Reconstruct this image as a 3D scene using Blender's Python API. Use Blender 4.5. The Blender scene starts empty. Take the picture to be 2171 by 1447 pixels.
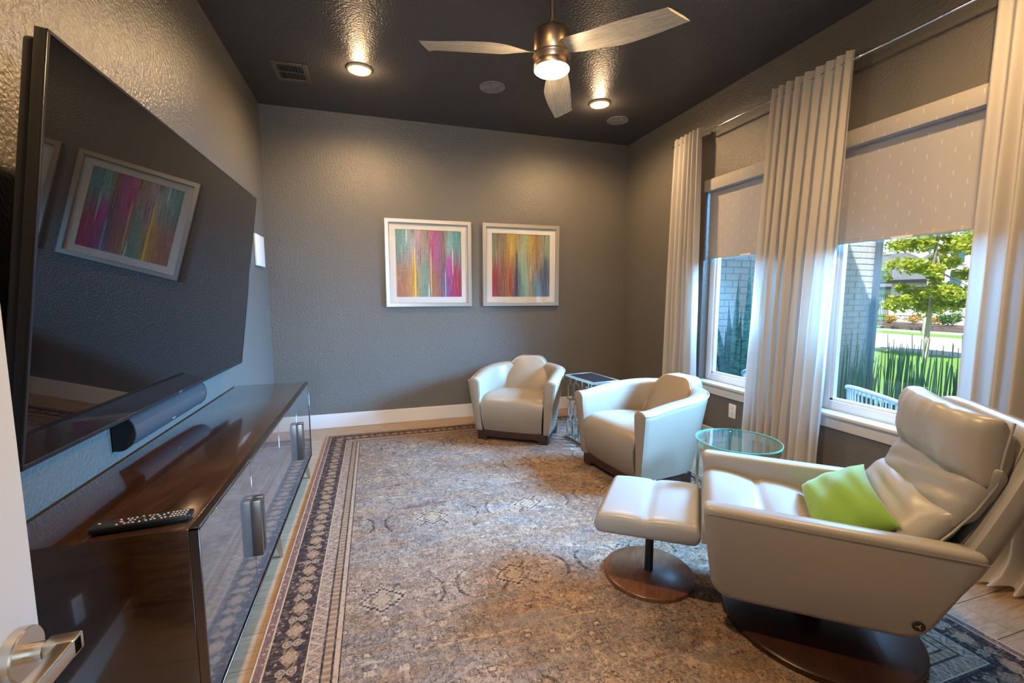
import bpy, bmesh, math, random
from mathutils import Vector, Matrix
random.seed(7)
PI = math.pi
sc = bpy.context.scene
COL = sc.collection

# ------------------------------------------------------------------ camera
# metres; X along the picture wall, Y towards the picture wall, Z up
F_PX, YAW, PITCH, ROLL, ZC = 935.72, 0.3032, 0.1028, -0.0008, 1.3188
cam = bpy.data.cameras.new('camera')
cam.sensor_fit = 'HORIZONTAL'; cam.sensor_width = 36.0
cam.lens = 36.0 * F_PX / 2171.0
cam.clip_start = 0.02; cam.clip_end = 300
cam_o = bpy.data.objects.new('camera', cam); COL.objects.link(cam_o)
fw = Vector((math.sin(YAW) * math.cos(PITCH), math.cos(YAW) * math.cos(PITCH), -math.sin(PITCH)))
rt = Vector((math.cos(YAW), -math.sin(YAW), 0)); upv = rt.cross(fw)
r2 = rt * math.cos(ROLL) + upv * math.sin(ROLL); u2 = upv * math.cos(ROLL) - rt * math.sin(ROLL)
cam_o.matrix_world = Matrix(((r2.x, u2.x, -fw.x, 0), (r2.y, u2.y, -fw.y, 0), (r2.z, u2.z, -fw.z, ZC), (0, 0, 0, 1)))
sc.camera = cam_o

# ------------------------------------------------------------------ world, sun, added fill lamps, exposure
SUN_DIR = Vector((1.0, 0.62, -1.57)).normalized()      # the way the sunlight travels
w = bpy.data.worlds.new('sky'); sc.world = w; w.use_nodes = True
wn = w.node_tree; wn.nodes.clear()
sky = wn.nodes.new('ShaderNodeTexSky'); sky.sky_type = 'NISHITA'; sky.sun_disc = False
sky.sun_elevation = math.asin(-SUN_DIR.z); sky.sun_rotation = math.atan2(-SUN_DIR.x, -SUN_DIR.y)
sky.altitude = 100; sky.air_density = 1.2; sky.dust_density = 0.6; sky.ozone_density = 2.0
bg = wn.nodes.new('ShaderNodeBackground'); bg.inputs['Strength'].default_value = 0.30
wo = wn.nodes.new('ShaderNodeOutputWorld')
wn.links.new(sky.outputs[0], bg.inputs[0]); wn.links.new(bg.outputs[0], wo.inputs[0])
sun = bpy.data.lights.new('sun', 'SUN'); sun.energy = 12.0; sun.color = (1.0, 0.95, 0.86); sun.angle = 0.01
sun_o = bpy.data.objects.new('sun', sun); COL.objects.link(sun_o)
sun_o.rotation_euler = SUN_DIR.to_track_quat('-Z', 'Y').to_euler(); sun_o.location = (-4, -4, 9)
# added blue fill lamps outside the windows, out of view above the shade hems
FILL_COL = (0.20, 0.53, 1.0)
FILL_POWER, FILL_SPREAD = 200.0, 170.0
for yc in (2.93, 1.81):
    al = bpy.data.lights.new('window_fill_lamp', 'AREA'); al.shape = 'RECTANGLE'
    al.size = 0.86; al.size_y = 0.80; al.energy = FILL_POWER; al.color = FILL_COL; al.spread = math.radians(FILL_SPREAD)
    ao = bpy.data.objects.new('window_fill_lamp', al); COL.objects.link(ao)
    ao.location = (3.50, yc, 2.16)
    ao.rotation_euler = Vector((-1.0, 0.0, -0.75)).normalized().to_track_quat('-Z', 'Y').to_euler()
for yc in (2.93, 1.81):  # added narrow-beam fill lamps in the openings, aimed at the television wall
    al = bpy.data.lights.new('opening_fill_lamp', 'AREA'); al.shape = 'RECTANGLE'
    al.size = 0.48; al.size_y = 0.42; al.energy = 90.0; al.color = FILL_COL; al.spread = math.radians(78)
    ao = bpy.data.objects.new('opening_fill_lamp', al); COL.objects.link(ao); ao.location = (2.96, yc - 0.05, 1.37)
    ao.rotation_euler = Vector((-1.0, 0.27, -0.40)).normalized().to_track_quat('-Z', 'Y').to_euler()
# added unseen fill lamp in the hall, cool light through the doorway
hl = bpy.data.lights.new('hall_fill_lamp', 'AREA'); hl.shape = 'RECTANGLE'; hl.size = 0.7; hl.size_y = 1.7; hl.energy = 105.0; hl.color = (0.60, 0.80, 1.0)
hlo = bpy.data.objects.new('hall_fill_lamp', hl); COL.objects.link(hlo); hlo.location = (-0.10, -1.45, 1.65)
hlo.rotation_euler = Vector((0.12, 1.0, -0.10)).normalized().to_track_quat('-Z', 'Y').to_euler()
sc.view_settings.view_transform = 'Standard'; sc.view_settings.look = 'None'
sc.view_settings.exposure = 0.0; sc.view_settings.gamma = 1.0; sc.view_settings.use_curve_mapping = False
sc.cycles.use_denoising = True
sc.cycles.max_bounces = 10; sc.cycles.diffuse_bounces = 5; sc.cycles.glossy_bounces = 5
sc.cycles.transparent_max_bounces = 16; sc.cycles.transmission_bounces = 6
sc.cycles.sample_clamp_indirect = 6.0; sc.cycles.caustics_reflective = False; sc.cycles.caustics_refractive = False

# ------------------------------------------------------------------ helpers: objects
def link(o, parent=None):
    COL.objects.link(o)
    if parent is not None: o.parent = parent
    return o
def tag(o, label=None, cat=None, group=None, kind=None):
    if label: o['label'] = label
    if cat: o['category'] = cat
    if group: o['group'] = group
    if kind: o['kind'] = kind
    return o
def thing(name, label, cat, loc=(0, 0, 0), rz=0.0, group=None, kind=None):
    o = bpy.data.objects.new(name, None); o.empty_display_size = 0.1
    link(o); o.location = loc; o.rotation_euler = (0, 0, rz)
    return tag(o, label, cat, group, kind)
def finish(name, bm, m, parent=None, smooth=40, recalc=True):
    if recalc: bmesh.ops.recalc_face_normals(bm, faces=bm.faces[:])
    me = bpy.data.meshes.new(name); bm.to_mesh(me); bm.free()
    if smooth is not None:
        me.polygons.foreach_set('use_smooth', [True] * len(me.polygons))
        me.set_sharp_from_angle(angle=math.radians(smooth))
    if m is not None: me.materials.append(m)
    return link(bpy.data.objects.new(name, me), parent)
def obj_of(name, me, parent=None, loc=(0, 0, 0), rot=(0, 0, 0), scale=(1, 1, 1)):
    o = link(bpy.data.objects.new(name, me), parent); o.location = loc; o.rotation_euler = rot; o.scale = scale
    return o
def copy_tree(o, parent=None):
    c = o.copy(); COL.objects.link(c); c.parent = parent
    for ch in list(o.children): copy_tree(ch, c)
    return c
def BM(): return bmesh.new()
def box(bm, c, s, bevel=0.0, seg=2, rot=None):
    M = Matrix.Translation(c)
    if rot is not None: M = M @ rot
    M = M @ Matrix.Diagonal((s[0], s[1], s[2], 1))
    r = bmesh.ops.create_cube(bm, size=1.0, matrix=M)
    if bevel > 0:
        es = list({e for v in r['verts'] for e in v.link_edges})
        bmesh.ops.bevel(bm, geom=es, offset=bevel, segments=seg, profile=0.5, affect='EDGES', clamp_overlap=True)
def bx(bm, x0, x1, y0, y1, z0, z1, bevel=0.0, seg=2):
    box(bm, ((x0 + x1) / 2, (y0 + y1) / 2, (z0 + z1) / 2), (abs(x1 - x0), abs(y1 - y0), abs(z1 - z0)), bevel, seg)
def loft(bm, rings, closed=True, caps=True, loop=False):
    vs = [[bm.verts.new(p) for p in r] for r in rings]
    n = len(vs[0]); m = len(vs)
    for i in range(m if loop else m - 1):
        A, B = vs[i], vs[(i + 1) % m]
        for j in range(n if closed else n - 1):
            k = (j + 1) % n
            bm.faces.new((A[j], A[k], B[k], B[j]))
    if caps and closed and not loop:
        bm.faces.new(vs[0][::-1]); bm.faces.new(vs[-1])
    return vs
def circ(c, r, n, ax='z', ph=0.0):
    c = Vector(c); out = []
    for i in range(n):
        t = 2 * PI * i / n + ph; a, b = r * math.cos(t), r * math.sin(t)
        out.append(c + Vector({'z': (a, b, 0), 'x': (0, a, b), 'y': (a, 0, b)}[ax]))
    return out
def cyl(bm, p0, p1, r0, r1=None, n=20):
    p0, p1 = Vector(p0), Vector(p1); r1 = r0 if r1 is None else r1
    d = (p1 - p0).normalized(); q = d.to_track_quat('Z', 'Y')
    rr = lambda p, r: [p + q @ Vector((r * math.cos(2 * PI * i / n), r * math.sin(2 * PI * i / n), 0)) for i in range(n)]
    loft(bm, [rr(p0, r0), rr(p1, r1)])
def tube(bm, pts, r, n=8, loop=False, radii=None):
    pts = [Vector(p) for p in pts]; rings = []; m = len(pts); prev = None
    for i, p in enumerate(pts):
        a = pts[(i - 1) % m] if (i > 0 or loop) else p; b = pts[(i + 1) % m] if (i < m - 1 or loop) else p
        d = (b - a).normalized()
        if prev is None:
            ref = Vector((0, 0, 1)) if abs(d.z) < 0.9 else Vector((1, 0, 0))
            x = d.cross(ref).normalized()
        else:
            x = (prev - d * prev.dot(d)).normalized()
        prev = x; y = d.cross(x)
        rr = radii[i] if radii else r
        rings.append([p + x * rr * math.cos(2 * PI * j / n) + y * rr * math.sin(2 * PI * j / n) for j in range(n)])
    loft(bm, rings, loop=loop)
def lathe(bm, prof, n=40, c=(0, 0, 0)):
    c = Vector(c); rings = []
    for r, z in prof: rings.append(circ(c + Vector((0, 0, z)), max(r, 1e-4), n))
    loft(bm, rings)
def prism(bm, pts, fa, fb):
    """outline points -> two 3D outlines fa(p), fb(p), closed solid"""
    loft(bm, [[Vector(fa(p)) for p in pts], [Vector(fb(p)) for p in pts]])
def round_poly(pts, r, seg=5):
    out = []; n = len(pts)
    for i in range(n):
        p = Vector(pts[i]); a = Vector(pts[i - 1]); b = Vector(pts[(i + 1) % n])
        rr = r[i] if isinstance(r, (list, tuple)) else r
        d1 = (a - p); d2 = (b - p); l = min(rr, d1.length * .48, d2.length * .48)
        s, e = p + d1.normalized() * l, p + d2.normalized() * l
        for k in range(seg + 1):
            t = k / seg
            out.append(s * (1 - t) ** 2 + p * 2 * t * (1 - t) + e * t * t)
    return out
def grid_mesh(bm, fn, nu, nv, wrap_u=False):
    vs = [[bm.verts.new(fn(i / (nu if wrap_u else nu - 1), j / (nv - 1))) for i in range(nu)] for j in range(nv)]
    for j in range(nv - 1):
        for i in range(nu if wrap_u else nu - 1):
            k = (i + 1) % nu
            bm.faces.new((vs[j][i], vs[j][k], vs[j + 1][k], vs[j + 1][i]))
    return vs
def puff(bm, mid, nrm, th, nu=24, nv=20, p=2.6, edge=0.0, wr=None):
    """closed cushion: mid(u,v) mid-surface, nrm(u,v) normal, th half thickness; u,v in -1..1"""
    def prof(u, v):
        return edge + (1 - edge) * max(0.0, (1 - abs(u) ** p)) ** 0.5 * max(0.0, (1 - abs(v) ** p)) ** 0.5
    lay = []
    for sgn in (1, -1):
        rows = []
        for j in range(nv):
            v = -1 + 2 * j / (nv - 1); row = []
            for i in range(nu):
                u = -1 + 2 * i / (nu - 1)
                # denser towards the rims
                uu = math.sin(u * PI / 2) * .6 + u * .4; vv = math.sin(v * PI / 2) * .6 + v * .4
                if sgn < 0 and (i in (0, nu - 1) or j in (0, nv - 1)) and edge == 0.0:
                    row.append(lay[0][j][i]); continue
                h = prof(uu, vv) * th
                if wr: h += wr(uu, vv, sgn) * prof(uu, vv)
                row.append(bm.verts.new(Vector(mid(uu, vv)) + Vector(nrm(uu, vv)) * h * sgn))
            rows.append(row)
        lay.append(rows)
        for j in range(nv - 1):
            for i in range(nu - 1):
                f = (rows[j][i], rows[j][i + 1], rows[j + 1][i + 1], rows[j + 1][i])
                bm.faces.new(f if sgn > 0 else f[::-1])
    if edge > 0:
        rim = [(0, i) for i in range(nu)] + [(j, nu - 1) for j in range(1, nv)] + [(nv - 1, i) for i in range(nu - 2, -1, -1)] + [(j, 0) for j in range(nv - 2, 0, -1)]
        for k in range(len(rim)):
            a, b = rim[k], rim[(k + 1) % len(rim)]
            bm.faces.new((lay[0][a[0]][a[1]], lay[1][a[0]][a[1]], lay[1][b[0]][b[1]], lay[0][b[0]][b[1]]))

# ------------------------------------------------------------------ helpers: shader nodes
class S:
    """a socket with arithmetic"""
    def __init__(s, t, k): s.t, s.k = t, k
    def _m(s, op, *o): return s.t.math(op, s, *o)
    def __add__(s, o): return s._m('ADD', o)
    __radd__ = __add__
    def __sub__(s, o): return s._m('SUBTRACT', o)
    def __rsub__(s, o): return s.t.math('SUBTRACT', o, s)
    def __mul__(s, o): return s._m('MULTIPLY', o)
    __rmul__ = __mul__
    def __truediv__(s, o): return s._m('DIVIDE', o)
    def __neg__(s): return s * -1.0
class T:
    def __init__(s, name):
        s.m = bpy.data.materials.new(name); s.m.use_nodes = True; s.n = s.m.node_tree; s.n.nodes.clear()
        s.out = s.n.nodes.new('ShaderNodeOutputMaterial')
    def put(s, sock, v):
        if isinstance(v, S): s.n.links.new(v.k, sock)
        elif v is not None: sock.default_value = v
    def node(s, ty, **kw):
        nd = s.n.nodes.new(ty)
        for k, v in kw.items(): setattr(nd, k, v)
        return nd
    def math(s, op, *a):
        nd = s.node('ShaderNodeMath', operation=op)
        for i, v in enumerate(a): s.put(nd.inputs[i], v)
        return S(s, nd.outputs[0])
    def abs(s, a): return s.math('ABSOLUTE', a)
    def fract(s, a): return s.math('FRACT', a)
    def floor(s, a): return s.math('FLOOR', a)
    def sin(s, a): return s.math('SINE', a)
    def min(s, a, b): return s.math('MINIMUM', a, b)
    def max(s, a, b): return s.math('MAXIMUM', a, b)
    def lt(s, a, b): return s.math('LESS_THAN', a, b)
    def gt(s, a, b): return s.math('GREATER_THAN', a, b)
    def hyp(s, a, b): return s.math('SQRT', a * a + b * b)
    def clamp(s, a): return s.min(s.max(a, 0.0), 1.0)
    def step(s, x, a, b):
        nd = s.node('ShaderNodeMapRange', interpolation_type='SMOOTHSTEP'); s.put(nd.inputs['Value'], x)
        s.put(nd.inputs['From Min'], a); s.put(nd.inputs['From Max'], b); return S(s, nd.outputs[0])
    def band(s, x, a, b, f=0.002): return s.step(x, a - f, a + f) * (1.0 - s.step(x, b - f, b + f))
    def coord(s, kind='Object'):
        nd = s.node('ShaderNodeTexCoord'); return S(s, nd.outputs[kind])
    def sep(s, v):
        nd = s.node('ShaderNodeSeparateXYZ'); s.put(nd.inputs[0], v); return [S(s, o) for o in nd.outputs]
    def comb(s, x, y, z=0.0):
        nd = s.node('ShaderNodeCombineXYZ'); [s.put(nd.inputs[i], v) for i, v in enumerate((x, y, z))]; return S(s, nd.outputs[0])
    def mapv(s, v, scale=(1, 1, 1), rot=(0, 0, 0), loc=(0, 0, 0)):
        nd = s.node('ShaderNodeMapping'); s.put(nd.inputs['Vector'], v)
        nd.inputs['Scale'].default_value = scale; nd.inputs['Rotation'].default_value = rot; nd.inputs['Location'].default_value = loc
        return S(s, nd.outputs[0])
    def noise(s, v, scale=5, detail=3, rough=0.5, dist=0.0, col=False):
        nd = s.node('ShaderNodeTexNoise'); s.put(nd.inputs['Vector'], v)
        for k, x in (('Scale', scale), ('Detail', detail), ('Roughness', rough), ('Distortion', dist)): nd.inputs[k].default_value = x
        return S(s, nd.outputs['Color' if col else 'Fac'])
    def vor(s, v, scale=5, feature='F1', metric='EUCLIDEAN', out='Distance', rnd=1.0):
        nd = s.node('ShaderNodeTexVoronoi', feature=feature)
        if feature != 'DISTANCE_TO_EDGE': nd.distance = metric
        s.put(nd.inputs['Vector'], v); nd.inputs['Scale'].default_value = scale; nd.inputs['Randomness'].default_value = rnd
        return S(s, nd.outputs[out])
    def ramp(s, f, stops, interp='LINEAR'):
        nd = s.node('ShaderNodeValToRGB'); cr = nd.color_ramp; cr.interpolation = interp
        while len(cr.elements) < len(stops): cr.elements.new(0.5)
        for e, (p, c) in zip(cr.elements, stops): e.position = p; e.color = (*c, 1)
        s.put(nd.inputs[0], f); return S(s, nd.outputs[0])
    def mix(s, f, a, b, blend='MIX'):
        nd = s.node('ShaderNodeMix', data_type='RGBA', blend_type=blend); nd.clamp_factor = True
        s.put(nd.inputs[0], f)
        for i, v in ((6, a), (7, b)):
            s.put(nd.inputs[i], (*v, 1) if isinstance(v, tuple) else v)
        return S(s, nd.outputs[2])
    def bump(s, h, strength=0.3, dist=0.01, nrm=None):
        nd = s.node('ShaderNodeBump'); nd.inputs['Strength'].default_value = strength; nd.inputs['Distance'].default_value = dist
        s.put(nd.inputs['Height'], h); s.put(nd.inputs['Normal'], nrm); return S(s, nd.outputs[0])
    def pbsdf(s, **kw):
        nd = s.node('ShaderNodeBsdfPrincipled')
        for k, v in kw.items():
            i = nd.inputs[k.replace('_', ' ')]
            if isinstance(v, tuple) and len(v) == 3 and i.type == 'RGBA': v = (*v, 1)
            s.put(i, v)
        return S(s, nd.outputs[0])
    def done(s, shader):
        s.n.links.new(shader.k, s.out.inputs[0]); return s.m
    def shader(s, ty, **kw):
        nd = s.node(ty)
        for k, v in kw.items():
            i = nd.inputs[k.replace('_', ' ')]
            if isinstance(v, tuple) and len(v) == 3 and i.type == 'RGBA': v = (*v, 1)
            s.put(i, v)
        return S(s, nd.outputs[0])
    def mixsh(s, f, a, b):
        nd = s.node('ShaderNodeMixShader'); s.put(nd.inputs[0], f); s.n.links.new(a.k, nd.inputs[1]); s.n.links.new(b.k, nd.inputs[2])
        return S(s, nd.outputs[0])
def plain(name, col, rough=0.5, metal=0.0, spec=0.5, bump=None, var=0.0, coat=0.0):
    t = T(name); c = col; kw = {}
    v = t.coord()
    if var: c = t.mix(t.noise(v, 6, 4), tuple(x * (1 - var) for x in col), tuple(min(1, x * (1 + var)) for x in col))
    if bump: kw['Normal'] = t.bump(t.noise(v, bump[0], 3), bump[1], bump[2])
    return t.done(t.pbsdf(Base_Color=c, Roughness=rough, Metallic=metal, Specular_IOR_Level=spec, Coat_Weight=coat, **kw))

# ------------------------------------------------------------------ materials
def paint(name, col, rough, strength=0.35):
    t = T(name); v = t.coord()
    h = t.noise(v, 95, 3, 0.55) * 0.7 + t.vor(v, 70, 'SMOOTH_F1') * 0.5
    c = t.mix(t.noise(v, 2.5, 3), tuple(x * .94 for x in col), tuple(x * 1.06 for x in col))
    return t.done(t.pbsdf(Base_Color=c, Roughness=rough, Specular_IOR_Level=0.45, Normal=t.bump(h, strength, 0.006)))
M = {}
M['wall'] = paint('charcoal_wall_paint', (0.126, 0.117, 0.104), 0.33, 0.85)
M['ceiling'] = paint('dark_ceiling_paint', (0.062, 0.058, 0.057), 0.34, 0.85)
M['white'] = plain('white_trim_paint', (0.64, 0.62, 0.59), 0.35)
M['vinyl'] = plain('white_window_vinyl', (0.78, 0.79, 0.80), 0.35)
M['outlet'] = plain('white_outlet_plastic', (0.75, 0.74, 0.72), 0.3)
M['door'] = plain('white_door_paint', (0.63, 0.66, 0.68), 0.4)
M['dark'] = plain('black_plastic', (0.012, 0.012, 0.013), 0.35)
M['black'] = plain('deep_black', (0.004, 0.004, 0.004), 0.6)
M['nickel'] = plain('brushed_nickel', (0.62, 0.55, 0.46), 0.28, 1.0)
M['handle'] = plain('satin_grey_handle', (0.20, 0.18, 0.165), 0.35, 1.0)
M['chrome'] = plain('chrome', (0.75, 0.75, 0.76), 0.12, 1.0)
M['gunmetal'] = plain('dark_metal_edge', (0.17, 0.145, 0.13), 0.3, 1.0)
M['bronze'] = plain('brushed_bronze', (0.62, 0.42, 0.26), 0.36, 1.0)
M['gold'] = plain('pale_gold_metal', (0.70, 0.60, 0.42), 0.25, 1.0)
M['silver'] = plain('silver_leaf_metal', (0.66, 0.64, 0.61), 0.3, 0.9)
M['leather'] = plain('taupe_leather', (0.285, 0.236, 0.180), 0.36, spec=0.5, bump=(160, 0.12, 0.002), var=0.03)
M['leather2'] = plain('grey_beige_leather', (0.300, 0.292, 0.278), 0.34, spec=0.55, bump=(140, 0.12, 0.002), var=0.03)
M['stitch'] = plain('pale_stitching', (0.62, 0.57, 0.50), 0.6)
M['seam'] = plain('leather_seam', (0.25, 0.22, 0.19), 0.5)
def wood(name, c1, c2, scale=(1, 12, 12), rough=0.3, coat=0.0, spec=0.5, sc2=3.0):
    t = T(name); v = t.mapv(t.coord(), scale)
    n = t.noise(v, sc2, 6, 0.6, 1.2); n2 = t.noise(v, sc2 * 7, 3, 0.6)
    c = t.mix(t.step(n * 0.75 + n2 * 0.25, 0.3, 0.7), c1, c2)
    return t.done(t.pbsdf(Base_Color=c, Roughness=rough, Coat_Weight=coat, Coat_Roughness=0.05, Specular_IOR_Level=spec))
M['walnut_base'] = wood('walnut_disc', (0.10, 0.038, 0.018), (0.19, 0.078, 0.036), (3, 14, 3), 0.32)
M['espresso'] = wood('espresso_plinth_wood', (0.025, 0.010, 0.008), (0.05, 0.018, 0.012), (3, 14, 3), 0.4)
M['espresso_disc'] = wood('espresso_disc', (0.022, 0.009, 0.007), (0.045, 0.017, 0.012), (3, 14, 3), 0.3)
M['console'] = wood('dark_gloss_walnut', (0.016, 0.0075, 0.004), (0.050, 0.021, 0.009), (3, .8, 16), 0.16, 1.0)
M['console_front'] = wood('smoky_gloss_door', (0.060, 0.048, 0.044), (0.125, 0.105, 0.098), (6, 2, 14), 0.10, 1.0)
M['blade'] = wood('washed_oak_blade', (0.30, 0.245, 0.17), (0.50, 0.43, 0.32), (2.2, 22, 22), 0.45)
def planks(name):
    t = T(name); v = t.coord(); nd = t.node('ShaderNodeObjectInfo')
    rnd = S(t, nd.outputs['Random'])
    x, y, z = t.sep(v); vv = t.comb(x * 1.6 + rnd * 37.0, y * 16.0 + rnd * 11.0, z)
    n = t.noise(vv, 2.2, 6, 0.6, 1.5); n2 = t.noise(vv, 16, 3)
    c = t.mix(t.step(n * .7 + n2 * .3, .32, .70), (0.250, 0.160, 0.095), (0.430, 0.300, 0.190))
    c = t.mix(rnd * 0.35, c, (0.30, 0.20, 0.12))
    return t.done(t.pbsdf(Base_Color=c, Roughness=0.36, Normal=t.bump(n2, 0.1, 0.003)))
M['plank'] = planks('oak_plank')
def glass_mat(name, tint=(0.93, 0.97, 0.98), refl=1.0):
    t = T(name); lw = t.node('ShaderNodeLayerWeight'); f5 = t.math('POWER', S(t, lw.outputs['Facing']), 5.0)
    return t.done(t.mixsh((f5 * 0.96 + 0.035) * refl, t.shader('ShaderNodeBsdfTransparent', Color=tint),
                          t.shader('ShaderNodeBsdfGlossy', Roughness=0.0, Color=(1, 1, 1))))
M['glass'] = glass_mat('window_glass')
M['picture_glass'] = glass_mat('picture_glass', (0.98, 0.98, 0.98), 0.9)
M['table_glass'] = glass_mat('green_edged_glass', (0.80, 0.93, 0.89), 1.6)
M['glass_edge'] = plain('green_glass_edge', (0.10, 0.42, 0.34), 0.1)
def screen():
    t = T('tv_screen')
    return t.done(t.pbsdf(Base_Color=(0.003, 0.003, 0.004), Roughness=0.015, Specular_IOR_Level=0.5, IOR=1.55))
M['screen'] = screen()
def emit(name, col, st):
    t = T(name); return t.done(t.shader('ShaderNodeEmission', Color=col, Strength=st))
M['lens'] = emit('downlight_lens_glow', (1.0, 0.80, 0.55), 20.0)
def fanlens():
    t = T('fan_light_glow'); n = t.noise(t.coord(), 170, 2)
    return t.done(t.shader('ShaderNodeEmission', Color=(1.0, 0.90, 0.78), Strength=n * 7.0 + 1.5))
M['fan_lens'] = fanlens()
def fabric(name, col, transl=0.4, weave=420, dash=False):
    t = T(name); v = t.coord(); c = col
    n = t.noise(t.mapv(v, (1, 1, 0.15)), weave, 2)
    c = t.mix(n, tuple(x * .93 for x in col), tuple(min(1, x * 1.05) for x in col))
    if dash:
        x, y, z = t.sep(v); col_i = t.floor(y / 0.062)
        zz = z / 0.115 + t.fract(col_i * 0.5)
        d = t.lt(t.abs(t.fract(y / 0.062) - 0.5), 0.05) * t.lt(t.abs(t.fract(zz) - 0.5), 0.11)
        c = t.mix(d * 0.27, c, (0.85, 0.84, 0.80))
    b = t.bump(n, 0.15, 0.002)
    d1 = t.pbsdf(Base_Color=c, Roughness=0.85, Specular_IOR_Level=0.2, Normal=b)
    return t.done(t.mixsh(transl, d1, t.shader('ShaderNodeBsdfTranslucent', Color=c)))
M['curtain'] = fabric('white_linen', (0.62, 0.59, 0.55), 0.32)
M['shade'] = fabric('dotted_shade_fabric', (0.42, 0.395, 0.37), 0.07, dash=True)
M['pillow'] = None
def pillow_mat():
    t = T('green_linen'); v = t.coord(); n = t.noise(v, 260, 2); n2 = t.noise(v, 9, 4)
    c = t.mix(n * .5 + n2 * .5, (0.13, 0.27, 0.035), (0.21, 0.37, 0.075))
    return t.done(t.pbsdf(Base_Color=c, Roughness=0.8, Specular_IOR_Level=0.25, Sheen_Weight=0.3, Normal=t.bump(n * .4 + n2, 0.35, 0.004)))
M['pillow'] = pillow_mat()
M['mat_board'] = plain('white_mat_board', (0.68, 0.665, 0.64), 0.7)
M['frame'] = plain('champagne_silver_frame', (0.46, 0.43, 0.39), 0.36, 0.7, bump=(60, 0.1, 0.002))

def art(name, top, bottom, streaks, seed):
    """flat abstract print: vertical streaks of colour, v 0 (bottom) .. 1 (top)"""
    t = T(name); g = t.coord('Generated'); x, y, z = t.sep(g)
    wob = t.noise(t.comb(x * 9.0, z * 1.3, seed), 1.6, 4, 0.6) - 0.5
    fine = t.noise(t.comb(x * 90.0, z * 2.0, seed + 3.0), 1.2, 4, 0.65)
    xx = x + wob * 0.11
    a = t.ramp(xx, top); b = t.ramp(xx + (fine - 0.5) * 0.05, bottom)
    k = t.noise(t.comb(x * 14.0, z * 0.8, seed + 8.0), 1.3, 4, 0.6)
    c = t.mix(t.step(z + (k - 0.5) * 0.9, 0.25, 0.80), b, a)
    c = t.mix(t.step(fine, 0.50, 0.66) * 0.75, c, (0.045, 0.035, 0.05))
    c = t.mix(t.step(fine, 0.44, 0.30) * 0.65, c, (0.75, 0.66, 0.48))
    mot = t.noise(t.comb(x * 40.0, z * 26.0, seed), 1.5, 5, 0.7)
    c = t.mix(t.step(mot, 0.52, 0.64) * 0.55, c, (0.10, 0.06, 0.05))
    for sx, z0, z1, wd, col in streaks:
        m = t.step(t.abs(x - sx + wob * 0.012), wd, wd * 0.35) * t.band(z, z0, z1, 0.08)
        c = t.mix(m * 0.9, c, col)
    return t.done(t.pbsdf(Base_Color=c, Roughness=0.5))
TEAL = (0.12, 0.33, 0.34)
M['art_a'] = art('print_streaks_magenta',
    [(0, (0.13, .30, .27)), (.12, (.20, .42, .45)), (.25, (.42, .45, .50)), (.36, (.50, .33, .42)), (.46, (.30, .30, .22)), (.53, (.52, .09, .30)), (.63, (.38, .12, .36)), (.73, (.22, .15, .12)), (.80, (.25, .50, .55)), (.90, (.12, .36, .45)), (1, (.10, .34, .42))],
    [(0, (.40, .16, .09)), (.15, (.46, .20, .10)), (.28, (.62, .36, .06)), (.37, (.25, .33, .22)), (.44, (.16, .36, .32)), (.54, (.42, .20, .08)), (.63, (.33, .13, .12)), (.71, (.16, .10, .20)), (.78, (.28, .06, .28)), (.84, (.34, .02, .16)), (.92, (.42, .015, .08)), (1, (.36, .02, .10))],
    [(.285, -.1, .72, .010, (.95, .72, .08)), (.525, .05, .68, .008, (.85, .66, .42)), (.86, .35, .70, .008, (.85, .75, .70)), (.80, .30, .62, .045, (.48, .06, .40)), (.165, .80, 1.1, .010, (.65, .85, .85)), (.49, -.1, .15, .012, (.60, .80, .62)), (.745, -.1, .40, .014, (.30, .42, .58))], 2.0)
M['art_b'] = art('print_streaks_teal',
    [(0, (.16, .30, .26)), (.10, (.24, .20, .14)), (.22, (.28, .20, .12)), (.33, (.55, .40, .07)), (.43, (.42, .33, .12)), (.52, (.30, .40, .28)), (.62, (.42, .38, .18)), (.69, (.48, .30, .06)), (.78, (.28, .18, .10)), (.88, (.30, .32, .22)), (1, (.20, .34, .28))],
    [(0, (.34, .03, .07)), (.10, (.32, .06, .08)), (.18, (.20, .11, .07)), (.30, (.45, .13, .06)), (.37, (.20, .10, .16)), (.42, (.04, .06, .18)), (.50, (.13, .34, .36)), (.60, (.30, .50, .46)), (.66, (.34, .34, .28)), (.76, (.12, .26, .38)), (.86, (.05, .10, .24)), (1, (.06, .16, .34))],
    [(.42, .05, .72, .022, (.03, .05, .20)), (.52, .2, .8, .03, (.25, .45, .38)), (.66, .25, .5, .02, (.60, .42, .24)), (.13, .35, .60, .02, (.42, .12, .25)), (.92, .3, .62, .04, (.05, .08, .18))], 6.0)

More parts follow.
